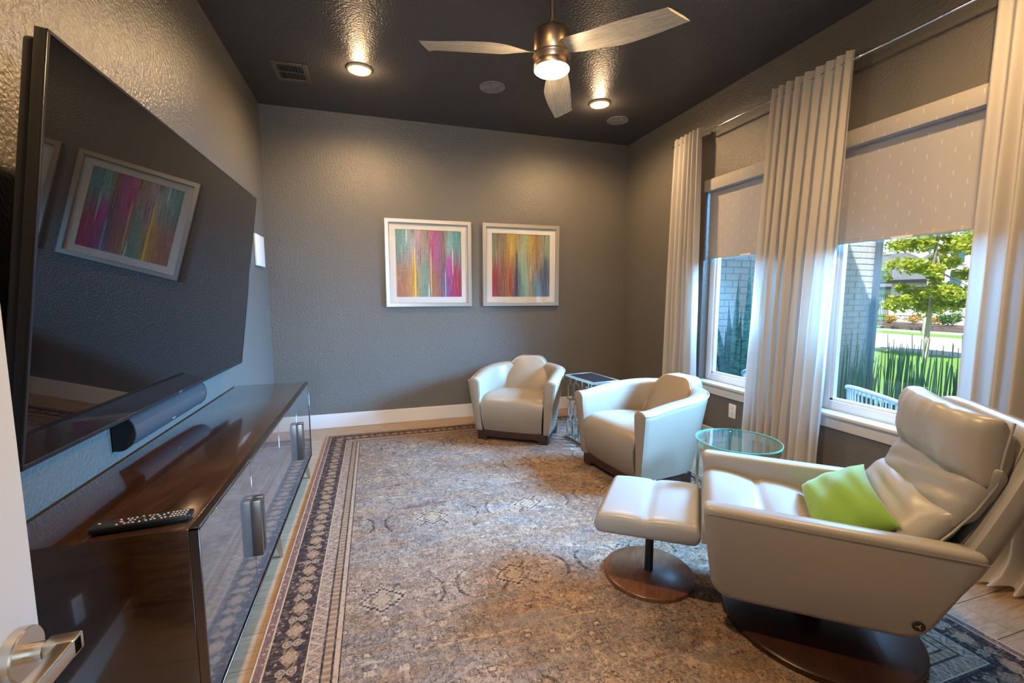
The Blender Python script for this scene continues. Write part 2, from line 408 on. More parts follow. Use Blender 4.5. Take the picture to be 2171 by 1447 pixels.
HX, HY = 1.34, 1.83           # rug half size
def rug_mat():
    t = T('distressed_oriental_rug'); v = t.coord(); x, y, z = t.sep(v)
    BEIGE, TAN, DARK = (.46, .355, .25), (.255, .170, .105), (.030, .022, .028)
    RUST, GREY, MAUVE, CREAM = (.20, .075, .045), (.23, .225, .23), (.20, .125, .12), (.56, .46, .35)
    ax, ay = t.abs(x), t.abs(y); dx, dy = HX - ax, HY - ay
    d = t.min(dx, dy); side = t.lt(dx, dy)
    s = y * side + x * (1.0 - side)                          # runs along the border
    wear = t.noise(v, 3.0, 5, 0.65); fine = t.noise(v, 55, 4, 0.7)
    st = t.noise(t.mapv(v, (5, 150, 1)), 1.0, 4, 0.65)        # weft streaks across the rug
    st2 = t.noise(t.mapv(v, (170, 12, 1)), 1.0, 3, 0.6)
    # ---------------- field: rows of cartouches and medallions in a brick lattice
    PX, PY = 0.60, 0.66
    row = t.floor(y / PY + 0.5); xo = x + t.fract(row * 0.5) * PX
    cx = t.abs((t.fract(xo / PX + 0.5) - 0.5) * PX); cyr = (t.fract(y / PY + 0.5) - 0.5) * PY; cy = t.abs(cyr)
    wobx = (t.noise(v, 24, 3) - 0.5) * 0.022
    cxw, cyw = cx + wobx, cy + (t.noise(v, 27, 3) - 0.5) * 0.022
    ab = t.noise(t.mapv(v, (0.5, 2.6, 1)), 1.5, 4, 0.6)
    base = t.ramp(ab, [(.30, (.24, .20, .165)), (.42, (.27, .185, .125)), (.50, (.23, .215, .21)), (.58, (.30, .195, .125)), (.66, (.21, .165, .14)), (.75, (.27, .20, .15))])
    # small angular motifs
    q = t.vor(t.mapv(v, (1.0, 1.25, 1)), 17, 'F1', 'CHEBYCHEV'); qc = t.vor(t.mapv(v, (1.0, 1.25, 1)), 17, 'F1', 'CHEBYCHEV', 'Color'); qr, qg, qb = t.sep(qc)
    ring = t.band(q, .23, .29, .02) * t.gt(qr, .6)
    fill = t.step(q, .17, .12) * t.gt(qg, .45)
    q2 = t.vor(v, 34, 'F1', 'MANHATTAN'); q2c = t.vor(v, 34, 'F1', 'MANHATTAN', 'Color'); r2_, g2_, b2_ = t.sep(q2c)
    ring2 = t.band(q2, .36, .46, .03) * t.gt(r2_, .4)
    dot2 = t.step(q2, .22, .16) * t.gt(g2_, .5)
    edge = t.step(t.vor(v, 11, 'DISTANCE_TO_EDGE', out='Distance'), .035, .015)
    c = base
    c = t.mix(dot2 * .85, c, t.mix(t.gt(b2_, .5), BEIGE, CREAM))
    c = t.mix(ring2 * .75, c, DARK)
    c = t.mix(edge * .22, c, t.mix(t.gt(wear, .5), CREAM, (.10, .07, .06)))
    c = t.mix(ring * .85, c, t.mix(t.gt(qb, .55), DARK, CREAM))
    c = t.mix(fill * .80, c, t.mix(t.gt(qb, .8), t.mix(t.gt(qb, .5), CREAM, BEIGE), RUST))
    # medallion (lozenge with stepped edge)
    stepx = t.floor(cxw / .013) * .013; stepy = t.floor(cyw / .013) * .013
    lz = stepx / .085 + stepy / .068
    wn_ = t.node('ShaderNodeTexWhiteNoise', noise_dimensions='2D'); t.put(wn_.inputs['Vector'], t.comb(t.floor(xo / PX + 0.5), row)); cell = S(t, wn_.outputs['Value'])
    pres = t.gt(cell, .25) * t.step(wear, .30, .50)
    c = t.mix(t.band(lz, -1., 1.0, .03) * pres * .85, c, BEIGE)
    c = t.mix(t.band(lz, .86, 1.05, .03) * pres * .8, c, DARK)
    c = t.mix(t.band(lz, .42, .56, .03) * pres * .7, c, (.11, .08, .055))
    c = t.mix(t.band(lz, -1., .22, .03) * pres * .7, c, TAN)
    # crescents either side of the medallion
    rr = t.hyp((cxw - .155) / 1.25, cyw - .02)
    c = t.mix(t.band(rr, .084, .096, .003) * t.gt(t.abs(cxw - .155), .072) * t.gt(cell, .35) * .9, c, DARK)
    c = t.mix(t.band(rr, .070, .078, .003) * t.gt(t.abs(cxw - .155), .05) * t.gt(cell, .5) * .35, c, CREAM)
    rr2 = t.hyp(cxw - .155, cyw)
    pet = t.sin(t.math('ARCTAN2', cyw, cxw - .155) * 8.0) * .007
    c = t.mix(t.band(rr2 + pet, -1., .034, .003) * t.lt(cell, .7) * .55, c, BEIGE)
    c = t.mix(t.band(rr2 + pet, .030, .038, .002) * t.lt(cell, .7) * .6, c, DARK)
    # bars between the rows
    c = t.mix(t.band(cyw, PY / 2 - .007, PY / 2 + .02, .002) * t.gt(t.sin(x * 15.0 + row * 2.0), .2) * .6, c, CREAM)
    sq = t.noise(t.mapv(v, (1, 1.2, 1)), 26, 2, .5, .8); sq2 = t.noise(t.mapv(v, (1.2, 1, 1), loc=(5, 3, 0)), 34, 2, .5, 1.0)
    c = t.mix(t.band(sq, .485, .510, .006) * t.step(wear, .40, .60) * .85, c, DARK)
    c = t.mix(t.band(sq2, .480, .515, .008) * t.step(wear, .62, .42) * .75, c, CREAM)
    c = t.mix(t.band(sq2, .585, .62, .008) * .75, c, (.07, .05, .045))
    c = t.mix(t.band(sq, .385, .42, .008) * .7, c, (.06, .045, .042))
    c = t.mix(t.band(sq, .60, .65, .008) * .55, c, BEIGE)
    c = t.mix(t.band(lz, -1., .86, .03) * pres * .50, c, BEIGE)
    c = t.mix(t.band(lz, .86, 1.06, .03) * pres * .85, c, DARK)
    c = t.mix(t.band(lz, 1.06, 1.22, .03) * pres * .55, c, CREAM)
    c = t.mix(t.band(lz, .40, .56, .03) * pres * .75, c, (.10, .07, .05))
    # worn colour drifts
    c = t.mix(t.step(t.noise(v, 1.7, 3), .60, .72) * .35, c, (.30, .17, .09))
    c = t.mix(t.step(t.noise(t.mapv(v, (.7, 3, 1), loc=(3, 1, 0)), 2.0, 3), .60, .70) * .55, c, GREY)
    c = t.mix(t.step(t.noise(t.mapv(v, (.8, 5, 1), loc=(8, 2, 0)), 2.2, 4), .64, .70) * .55, c, (.12, .035, .035))
    # ---------------- borders
    P = 0.135
    k = t.floor(s / P); fs = (t.fract(s / P) - .5) * P
    v1 = d - .112                                             # main dark border, centre line
    vine = t.abs(v1 - t.sin(s * 2 * PI / P) * .022)
    flo = t.hyp(fs, v1); pet2 = t.sin(t.math('ARCTAN2', v1, fs) * 6.0) * .006
    bc = t.mix(fine * .5, DARK, (.06, .04, .045))
    bc = t.mix(t.step(vine, .006, .003) * .8, bc, TAN)
    bc = t.mix(t.step(t.vor(v, 38, 'F1'), .30, .22) * .75, bc, t.mix(t.gt(fine, .5), BEIGE, TAN))
    bc = t.mix(t.band(t.abs(fs) / .050 + t.abs(v1) / .036, -1., 1., .05) * .9, bc, TAN)
    bc = t.mix(t.band(flo + pet2, -1., .024, .003) * .9, bc, BEIGE)
    bc = t.mix(t.band(flo + pet2, .010, .015, .002) * .8, bc, (.16, .08, .05))
    bc = t.mix(t.band(t.hyp(t.abs(fs) - P / 2, t.abs(v1) - .018), -1., .017, .002) * .85, bc, BEIGE)
    bc = t.mix(t.band(t.hyp(t.abs(fs) - P / 2, t.abs(v1) - .018), .007, .011, .002) * .8, bc, DARK)
    small = t.vor(v, 42, 'F1'); sm = t.step(small, .34, .26)
    gc = t.mix(sm * .8, MAUVE, BEIGE); gc = t.mix(t.band(small, .30, .38, .02) * .6, gc, DARK)
    zz = t.abs(t.abs(t.fract(s / .050) - .5) * 2.0 - (d - .178) / .046) + (t.noise(v, 60, 3) - .5) * .5
    lc = t.mix(t.step(zz, .30, .18) * t.step(fine, .35, .6) * .7, t.mix(sm * .5, (.36, .27, .21), (.20, .15, .13)), CREAM)
    lc = t.mix(t.band(zz, .34, .44, .03) * .7, lc, DARK); lc = t.mix(t.band(small, .28, .36, .02) * .7, lc, DARK)
    tc = t.mix(t.lt(t.abs(t.fract(s / .03) - .5), .22) * .6, TAN, BEIGE)
    f = .0012
    for a0, b0, colr in ((.0, .034, gc), (.034, .040, CREAM), (.040, .172, bc), (.172, .177, CREAM), (.177, .226, lc), (.226, .234, DARK), (.234, .262, tc), (.262, .270, DARK), (.270, .288, t.mix(sm * .7, BEIGE, TAN)), (.288, .293, DARK)):
        c = t.mix(t.band(d, a0, b0, f), c, colr)
    # ---------------- fading, weft streaks, pile
    c = t.mix(t.step(st, .50, .70) * .34, c, (.37, .30, .255))
    c = t.mix(t.step(st2, .50, .70) * .34, c, (.05, .04, .04))
    c = t.mix(t.step(fine, .48, .66) * .27, c, (.44, .37, .30))
    c = t.mix(t.step(wear, .54, .75) * .15, c, (.40, .34, .29))
    c = t.mix(t.lt(d, .007), c, (.62, .57, .52))
    c = t.mix(1.0, c, (.80, .71, .645), 'MULTIPLY')
    return t.done(t.pbsdf(Base_Color=c, Roughness=.9, Specular_IOR_Level=.15, Normal=t.bump(st2 * .5 + fine * .6, .45, .004)))
M['rug'] = rug_mat()

# ------------------------------------------------------------------ the room
XL, XR, YB, CH = -0.936, 2.873, 4.682, 3.05
YF = -0.02                                   # inner face of the door wall
WT = 0.20                                    # window wall thickness
W1, W2 = (2.500, 3.357), (1.383, 2.240)      # window openings along Y
ZS, ZH = 0.550, 2.335                        # sill and head

def structure(name, bm, m, label, smooth=None):
    o = finish(name, bm, m, None, smooth); tag(o, label, None, None, 'structure'); return o
def sbox(name, m, label, *b):
    bm = BM(); bx(bm, *b); return structure(name, bm, m, label)

fl = sbox('floor', plain('subfloor', (.05, .035, .025), .8), 'light oak plank floor around the patterned rug', XL - .1, XR + .1, -1.7, YB + .1, -.12, -.012)
# oak planks, running along X
pw = 0.178; yy = YB; rows = 0
plank_meshes = {}
def plank_mesh(L):
    key = round(L, 2)
    if key not in plank_meshes:
        bm = BM(); bx(bm, -L / 2, L / 2, -pw / 2 + .0008, pw / 2 - .0008, -.012, 0, .0012, 1)
        me = bpy.data.meshes.new('plank'); bm.to_mesh(me); bm.free(); me.materials.append(M['plank']); plank_meshes[key] = me
    return plank_meshes[key]
while yy > -1.6:
    x0 = XL; off = (rows * 0.47) % 1.22
    ends = [XL] + [e for e in (XL + off, XL + off + 1.22, XL + off + 2.44, XL + off + 3.66) if XL + .12 < e < XR - .12] + [XR]
    for a_, b_ in zip(ends[:-1], ends[1:]):
        L = b_ - a_ - .001
        obj_of('plank', plank_mesh(L), fl, ((a_ + b_) / 2, yy - pw / 2, 0.0), scale=(1, 1, 1))
    yy -= pw; rows += 1

sbox('ceiling', M['ceiling'], 'dark charcoal textured ceiling above the fan', XL - .1, XR + WT, -1.7, YB + .1, CH, CH + .12)
sbox('wall_left', M['wall'], 'charcoal textured wall behind the television', XL - .12, XL, -1.7, YB + .12, -.12, CH)
sbox('wall_back', M['wall'], 'charcoal textured wall carrying the two framed prints', XL, XR, YB, YB + .12, -.12, CH)
bm = BM()                                     # window wall: piers, sill walls, heads
for y0, y1, z0, z1 in ((-1.7, W2[0], -.12, CH), (W2[1], W1[0], -.12, CH), (W1[1], YB + .12, -.12, CH),
                       (W2[0], W2[1], -.12, ZS - .02), (W1[0], W1[1], -.12, ZS - .02), (W2[0], W2[1], ZH, CH), (W1[0], W1[1], ZH, CH)):
    bx(bm, XR, XR + WT, y0, y1, z0, z1)
bmesh.ops.remove_doubles(bm, verts=bm.verts[:], dist=1e-5)
structure('wall_right', bm, M['wall'], 'charcoal textured wall with the two draped windows')
bm = BM()                                     # door wall behind the camera, with its opening
DX0, DX1 = -0.468, 0.42
for x0, x1, z0, z1 in ((XL, DX0, -.12, CH), (DX1, XR, -.12, CH), (DX0, DX1, 2.44, CH)):
    bx(bm, x0, x1, YF - .12, YF, z0, z1)
structure('wall_front', bm, M['wall'], 'charcoal wall around the doorway')
sbox('wall_hall', M['wall'], 'far wall of the hall outside the doorway', XL, XR, -1.72, -1.6, -.12, CH)
def baseboard(name, label, x0, x1, y0, y1):
    bm = BM(); bx(bm, x0, x1, y0, y1, 0, .143, .004, 2); structure(name, bm, M['white'], label)
baseboard('baseboard_back', 'white baseboard under the framed prints', XL, XR, YB - .015, YB)
baseboard('baseboard_left', 'white baseboard behind the console', XL, XL + .015, YF, YB - .015)
baseboard('baseboard_right', 'white baseboard under the windows', XR - .015, XR, YF, YB - .015)
bm = BM()
for x0, x1, z1 in ((DX0 - .07, DX0, 2.51), (DX1, DX1 + .07, 2.51)): bx(bm, x0, x1, YF, YF + .012, 0, z1, .003, 1)
bx(bm, DX0, DX1, YF, YF + .012, 2.44, 2.51, .003, 1)
structure('trim_1', bm, M['white'], 'white casing around the doorway')

def window(name, y0, y1, label):
    w_ = thing(name, label, None, kind='structure')
    bm = BM(); fx0, fx1, fwid = XR + .075, XR + .13, .060
    for a, b, c_, d_ in ((y0, y0 + fwid, ZS, ZH), (y1 - fwid, y1, ZS, ZH), (y0 + fwid, y1 - fwid, ZS, ZS + .062), (y0 + fwid, y1 - fwid, ZH - fwid, ZH)):
        bx(bm, fx0, fx1, a, b, c_, d_, .004, 2)
    for a, b, c_, d_ in ((y0 + fwid, y0 + fwid + .018, ZS + .062, ZH - fwid), (y1 - fwid - .018, y1 - fwid, ZS + .062, ZH - fwid), (y0 + fwid, y1 - fwid, ZS + .062, ZS + .078)):
        bx(bm, fx0 + .014, fx1 - .004, a, b, c_, d_, .002, 1)
    finish('window_frame', bm, M['vinyl'], w_)
    bm = BM(); bx(bm, fx0 + .028, fx0 + .032, y0 + fwid, y1 - fwid, ZS + .062, ZH - fwid); finish('pane', bm, M['glass'], w_, None)
    bm = BM(); bx(bm, XR - .042, fx0, y0 - .055, y1 + .055, ZS - .022, ZS, .006, 2)
    bx(bm, XR, fx0, y0, y1, ZS - .022, ZS - .002); finish('sill', bm, M['white'], w_)
    bm = BM(); bx(bm, XR - .016, XR, y0 - .04, y1 + .04, ZS - .100, ZS - .022, .004, 2); finish('apron', bm, M['white'], w_)
    return w_
window('window_1', *W1, 'white framed window looking onto the brick wall and sword-leaved plant')
window('window_2', *W2, 'white framed window looking onto the street tree')

# the open door with its lever
dr = thing('door_1', 'white open door with a brushed metal lever handle', None, (-.4226, YF, 0), kind='structure')
bm = BM(); bx(bm, -.04, 0, .0, .705, .012, 2.42, .003, 2); finish('door_leaf', bm, M['door'], dr)
hd = obj_of('handle', None, dr, (0, .667, .886)) if False else None
bm = BM(); cyl(bm, (0, .662, .892), (.011, .662, .892), .030, n=36); cyl(bm, (.011, .662, .892), (.013, .662, .892), .028, n=36)
ros = finish('rosette', bm, M['nickel'], dr)
bm = BM()
cyl(bm, (.008, .662, .892), (.030, .662, .892), .0105, n=20)
bx(bm, .030, .062, .652, .672, .881, .903, .002, 2)
bx(bm, .044, .062, .545, .668, .8815, .9025, .002, 2)
finish('lever', bm, M['nickel'], ros)

# ------------------------------------------------------------------ wall and ceiling fittings
def outlet(loc, nx, label):
    o = thing('power_outlet', label, 'outlet', loc)
    bm = BM(); bx(bm, 0 if nx > 0 else -.006, .006 if nx > 0 else 0, -.039, .039, -.060, .060, .003, 2); finish('cover_plate', bm, M['outlet'], o)
    for zz in (-.026, .026):
        bm = BM(); bx(bm, nx * .0055, nx * .0075, -.016, .016, zz - .017, zz + .017, .0008, 1); s_ = finish('socket', bm, M['outlet'], o)
        bm = BM()
        for yy_ in (-.006, .006): bx(bm, nx * .007, nx * .0079, yy_ - .0012, yy_ + .0012, zz - .003, zz + .007)
        cyl(bm, (nx * .007, 0, zz - .009), (nx * .0079, 0, zz - .009), .0025, n=10); finish('slot', bm, M['black'], s_)
    return o
outlet((XR, 2.932, .348), -1, 'white double power outlet below the window sill')
outlet((XL, .988, .386), 1, 'white double power outlet beside the end of the console')

bm = BM(); bx(bm, XL, XL + .022, 4.21, 4.49, 1.575, 1.840, .006, 3)
pn = finish('wall_panel', bm, M['outlet']); tag(pn, 'plain white square panel on the wall past the television', 'wall panel')

def downlight(x, y, label, group, k=1.0):
    o = thing('downlight', label, 'downlight', (x, y, CH), 0, group)
    bm = BM(); lathe(bm, [(.066, -.001), (.094, -.001), (.0945, -.006), (.086, -.016), (.070, -.019), (.066, -.012)], 48); finish('trim_ring', bm, M['downlight_trim'], o)
    bm = BM(); lathe(bm, [(.067, -.010), (.064, -.015), (.045, -.021), (.02, -.024), (.0005, -.0245)], 40); finish('lens', bm, M['lens'], o)
    l = bpy.data.lights.new('downlight_bulb', 'SPOT'); l.energy = DL_POWER * k; l.color = (1.0, .64, .31); l.shadow_soft_size = .05
    l.spot_size = math.radians(172); l.spot_blend = .6
    lo = bpy.data.objects.new('downlight_bulb', l); link(lo, o); lo.location = (0, 0, -.05)
    gl = bpy.data.lights.new('downlight_glow', 'POINT'); gl.energy = DL_GLOW; gl.color = (1.0, .66, .36); gl.shadow_soft_size = .03
    go = bpy.data.objects.new('downlight_glow', gl); link(go, o); go.location = (0, 0, -.08)
    return o
DL_GLOW = 7.0
DL_POWER = 105.0
M['downlight_trim'] = plain('bronze_downlight_trim', (.52, .42, .32), .4)
g = 'recessed downlights in the dark ceiling'
downlight(-.046, 3.762, 'lit recessed downlight beside the ceiling vent', g)
downlight(2.009, 3.762, 'lit recessed downlight beside a ceiling speaker near the windows', g)
downlight(-.046, .98, 'lit recessed downlight above the open door', g, 2.0)
downlight(2.009, .98, 'lit recessed downlight above the recliner', g, 1.15)

def speaker(x, y, label):
    o = thing('ceiling_speaker', label, 'speaker', (x, y, CH), 0, 'flush ceiling speakers')
    bm = BM(); lathe(bm, [(.098, 0), (.108, 0), (.108, -.003), (.104, -.006), (.098, -.005)], 48); finish('rim', bm, M['grille'], o)
    bm = BM(); lathe(bm, [(.099, -.001), (.099, -.004), (.06, -.005), (.0005, -.0055)], 48); finish('grille', bm, M['grille'], o)
def grille():
    t = T('grey_speaker_grille'); v = t.coord(); n = t.noise(v, 14, 4, .7, 1.0)
    return t.done(t.pbsdf(Base_Color=t.mix(t.step(n, .45, .62), (.17, .16, .155), (.25, .235, .225)), Roughness=.7))
M['grille'] = grille()
speaker(1.003, 3.750, 'round grey ceiling speaker near the middle of the ceiling')
speaker(2.373, 4.060, 'round grey ceiling speaker close to the ceiling corner')

M['vent'] = plain('brown_grey_vent_paint', (.105, .088, .072), .45)
vt = thing('ceiling_vent', 'dark painted ceiling vent with two rows of slots', 'vent', (-.552, 3.972, CH))
bm = BM()
for a in ((-.127, -.090, -.152, .152), (.090, .127, -.152, .152), (-.090, .090, -.152, -.112), (-.090, .090, .112, .152)): bx(bm, a[0], a[1], a[2], a[3], -.008, 0, .003, 1)
finish('vent_frame', bm, M['vent'], vt)
bm = BM(); bx(bm, -.092, .092, -.114, .114, -.0005, 0.0); finish('dark_duct', bm, M['black'], vt)
bm = BM(); bx(bm, -.09, .09, -.004, .004, -.007, -.001); finish('centre_bar', bm, M['ceiling'], vt)
slat = None
for i in range(8):
    for sgn in (-1, 1):
        xx = -.077 + i * .022
        if slat is None:
            bm = BM(); box(bm, (0, 0, 0), (.0095, .100, .0012), 0, 1, Matrix.Rotation(.5, 4, 'Y'))
            so = finish('louver', bm, M['vent'], vt); slat = so.data; so.location = (xx, sgn * .058, -.0045)
        else: obj_of('louver', slat, vt, (xx, sgn * .058, -.0045))

# ------------------------------------------------------------------ ceiling fan
FX, FY = .970, 2.370
fan = thing('ceiling_fan', 'bronze ceiling fan with three washed oak blades and a lit lens', 'ceiling fan', (FX, FY, CH))
bm = BM(); lathe(bm, [(.0005, 0), (.065, 0), (.066, -.02), (.05, -.05), (.02, -.055), (.0005, -.055)], 40); finish('canopy', bm, M['bronze'], fan)
bm = BM(); cyl(bm, (0, 0, -.05), (0, 0, -.268), .0125, n=24); finish('downrod', bm, M['bronze'], fan)
bm = BM(); lathe(bm, [(.0005, -.258), (.030, -.258), (.031, -.274), (.034, -.286), (.040, -.300), (.070, -.302), (.090, -.308), (.097, -.322), (.097, -.424), (.092, -.430), (.0005, -.430)], 56); finish('motor_housing', bm, M['bronze'], fan)
bm = BM(); lathe(bm, [(.0005, -.428), (.086, -.428), (.100, -.431), (.104, -.438), (.100, -.447), (.090, -.458), (.088, -.476), (.0005, -.476)], 56); finish('blade_hub', bm, M['bronze'], fan)
bm = BM(); lathe(bm, [(.0005, -.470), (.097, -.470), (.099, -.480), (.099, -.497), (.096, -.503), (.0005, -.503)], 56); finish('light_ring', bm, M['bronze'], fan)
bm = BM(); lathe(bm, [(.0005, -.499), (.0965, -.499), (.0965, -.508), (.085, -.517), (.05, -.524), (.0005, -.526)], 48); finish('light_lens', bm, M['fan_lens'], fan)
def blade_mesh():
    bm = BM(); rings = []
    n = 22
    for i in range(n):
        t = i / (n - 1); r = .085 + t * .60
        wccw = .030 + .042 * min(1, t * 2.2) + .012 * math.sin(PI * min(1, t)); wcw = .045 + .030 * math.sin(PI * min(1, t * 1.1)) + .012 * t
        swe = .020 * math.sin(t * PI) - .012
        pit = math.radians(10 + 26 * max(0, 1 - t * 3.2) ** 1.5)
        zc = -.438 - .035 * t ** 1.5 + .012 * (1 - t)
        ring = []
        half = [(1, 0), (.6, .0052), (-.6, .0052), (-1, 0), (-.6, -.0052), (.6, -.0052)]
        for k, h in half:
            off = (wccw if k > 0 else wcw) * k + swe
            rr = r + (.040 * off / .08 if t > .9 else 0) * ((t - .9) / .1 if t > .9 else 0)
            ring.append(Vector((rr, off * math.cos(pit) - h * math.sin(pit), zc - off * math.sin(pit) + h * math.cos(pit))))
        rings.append(ring)
    loft(bm, rings)
    return bm
bo = finish('blade', blade_mesh(), M['blade'], fan, 50); bo.rotation_euler = (0, 0, math.radians(177.6))
for a in (61.0, -55.6): obj_of('blade', bo.data, fan, rot=(0, 0, math.radians(a)))
fl_ = bpy.data.lights.new('fan_bulb', 'POINT'); fl_.energy = 18; fl_.color = (1, .74, .48); fl_.shadow_soft_size = .08
fo = bpy.data.objects.new('fan_bulb', fl_); link(fo, fan); fo.location = (0, 0, -.56)

# ------------------------------------------------------------------ framed prints
def picture(x0, x1, artmat, label):
    p = thing('framed_print', label, 'framed print', ((x0 + x1) / 2, YB, 1.65), 0, 'pair of framed prints on the back wall')
    h = .4435; w_ = (x1 - x0) / 2; fwid = .043; D = .034
    o2 = [(-w_, -h), (w_, -h), (w_, h), (-w_, h)]
    i2 = [(-w_ + fwid, -h + fwid), (w_ - fwid, -h + fwid), (w_ - fwid, h - fwid), (-w_ + fwid, h - fwid)]
    for k in range(4):
        a, b, c, d = o2[k], o2[(k + 1) % 4], i2[(k + 1) % 4], i2[k]
        e = 0.006
        def ins(p_, q_, f): return (p_[0] + (q_[0] - p_[0]) * f, p_[1] + (q_[1] - p_[1]) * f)
        bm = BM()
        loft(bm, [[Vector((q_[0], -.002, q_[1])) for q_ in (a, b, c, d)], [Vector((q_[0], -D + .004, q_[1])) for q_ in (a, b, c, d)],
                  [Vector((q_[0], -D, q_[1])) for q_ in (ins(a, d, .10), ins(b, c, .10), ins(c, b, .10), ins(d, a, .10))]])
        finish('frame_rail', bm, M['frame'], p, 30)
    iw, ih = w_ - fwid, h - fwid; aw, ah = .335, .340
    bm = BM()
    for a in ((-iw, -aw, -ih, ih), (aw, iw, -ih, ih), (-aw, aw, -ih, -ah), (-aw, aw, ah, ih)): bx(bm, a[0], a[1], -.014, -.008, a[2], a[3])
    finish('mat_board', bm, M['mat_board'], p)
    bm = BM(); bx(bm, -aw - .003, aw + .003, -.009, -.006, -ah - .003, ah + .003); finish('print', bm, artmat, p)
    bm = BM(); bx(bm, -iw, iw, -.0205, -.0185, -ih, ih); finish('glass', bm, M['picture_glass'], p)
picture(.1237, 1.0077, M['art_a'], 'silver framed abstract print with magenta and yellow vertical streaks')
picture(1.1272, 2.0136, M['art_b'], 'silver framed abstract print with teal and navy vertical streaks')

# ------------------------------------------------------------------ rug
bm = BM(); bx(bm, -HX, HX, -HY, HY, 0, .012, .003, 2)
rug = finish('area_rug', bm, M['rug']); rug.location = (.895, 4.362 - HY, 0)
tag(rug, 'large faded brown oriental rug with a dark floral border', 'rug')

# ------------------------------------------------------------------ console
CX0, CX1, CY0, CY1, CZ0, CZ1 = XL + .018, -.465, 1.320, 3.432, .160, .705
con = thing('media_console', 'long glossy dark wood media console with four doors and metal legs', 'console', ((CX0 + CX1) / 2, (CY0 + CY1) / 2, 0))
ox, oy = (CX0 + CX1) / 2, (CY0 + CY1) / 2
def cbx(bm, x0, x1, y0, y1, z0, z1, *k): bx(bm, x0 - ox, x1 - ox, y0 - oy, y1 - oy, z0, z1, *k)
bm = BM(); cbx(bm, CX0, CX1 - .022, CY0, CY1, CZ0, CZ1, .003, 2); finish('cabinet_body', bm, M['console'], con)
bm = BM()                                         # thin metal lip around the front
for a in ((CY0, CY1, CZ1 - .008, CZ1), (CY0, CY1, CZ0, CZ0 + .008), (CY0, CY0 + .008, CZ0, CZ1), (CY1 - .008, CY1, CZ0, CZ1)):
    cbx(bm, CX1 - .022, CX1, *a, .001, 1)
finish('front_edge_frame', bm, M['gunmetal'], con)
bm = BM(); cbx(bm, CX1 - .0225, CX1 - .020, CY0 + .006, CY1 - .006, CZ0 + .006, CZ1 - .006); finish('recess_shadow_gap', bm, M['black'], con)
n_d = 4; gy = .005; y0 = CY0 + .014; y1 = CY1 - .014; dw = (y1 - y0 - gy * 3) / 4
for i in range(n_d):
    a = y0 + i * (dw + gy)
    bm = BM(); cbx(bm, CX1 - .020, CX1 - .004, a, a + dw, CZ0 + .016, CZ1 - .016, .001, 1)
    d_ = finish('door', bm, M['console_front'], con)
    bm = BM()
    hy = a + dw - .030 if i % 2 == 0 else a + .004
    cbx(bm, CX1 - .006, CX1 + .030, hy, hy + .026, .325, .545, .002, 2)
    finish('handle', bm, M['handle'], d_)
for lx, sx in ((CX0 + .05, -1), (CX1 - .05, 1)):
    for ly, sy in ((CY0 + .10, -1), (oy, 0), (CY1 - .06, 1)):
        bm = BM()
        loft(bm, [[Vector((lx - ox + dx_, ly - oy + dy_, CZ0 + .002)) for dx_, dy_ in ((-.02, -.02), (.02, -.02), (.02, .02), (-.02, .02))],
                  [Vector((lx - ox + dx_ + .03 * sx, ly - oy + dy_ + .03 * sy, .0)) for dx_, dy_ in ((-.006, -.006), (.006, -.006), (.006, .006), (-.006, .006))]])
        finish('leg', bm, M['nickel'], con, 30)

# ------------------------------------------------------------------ television
TW, TH = 1.892, 1.070
tv = thing('television', 'large wall-mounted flat black television tilted over the console', 'television', (-.773, 2.324, 1.413))
tv.rotation_euler = (0, .135, -.0075)
bm = BM(); bx(bm, -.026, -.002, -TW / 2, TW / 2, -TH / 2, TH / 2, .003, 2); finish('panel_body', bm, M['dark'], tv)
bm = BM(); bx(bm, -.055, -.024, -TW / 2 + .012, TW / 2 - .012, -TH / 2 + .10, TH / 2 - .02, .010, 3); finish('rear_housing', bm, M['dark'], tv)
bm = BM(); b_ = .009
for a in ((-TW / 2, TW / 2, TH / 2 - b_, TH / 2), (-TW / 2, TW / 2, -TH / 2, -TH / 2 + .014), (-TW / 2, -TW / 2 + b_, -TH / 2, TH / 2), (TW / 2 - b_, TW / 2, -TH / 2, TH / 2)):
    bx(bm, -.004, .0015, a[0], a[1], a[2], a[3], .001, 1)
finish('bezel', bm, plain('dark_anodised_bezel', (.035, .035, .04), .3, .6), tv)
bm = BM(); bx(bm, -.004, .0, -TW / 2 + .006, TW / 2 - .006, -TH / 2 + .010, TH / 2 - .006); finish('screen', bm, M['screen'], tv, None)
bm = BM()
bx(bm, -.085, -.050, -.30, .30, -.20, .20, .004, 1)
mt = finish('mount_plate', bm, M['dark'], tv)
for s_ in (-1, 1):
    for z_, d_ in ((.15, -.180), (-.15, -.140)):
        bm = BM(); bx(bm, d_, -.09, s_ * .22 - .015, s_ * .22 + .015, z_ - .02, z_ + .02); finish('mount_arm', bm, M['dark'], mt)
def text(name, body, size, mat, parent, loc, rot):
    cu = bpy.data.curves.new(name, 'FONT'); cu.body = body; cu.size = size; cu.align_x = 'CENTER'; cu.align_y = 'CENTER'; cu.extrude = .0004
    cu.materials.append(mat); tmp = bpy.data.objects.new(name, cu); me = bpy.data.meshes.new_from_object(tmp); bpy.data.objects.remove(tmp)
    return obj_of(name, me, parent, loc, rot)
text('maker_mark', 'SONY', .013, M['silver'], tv, (.0018, -.008, -TH / 2 + .0075), (PI / 2, 0, PI / 2))

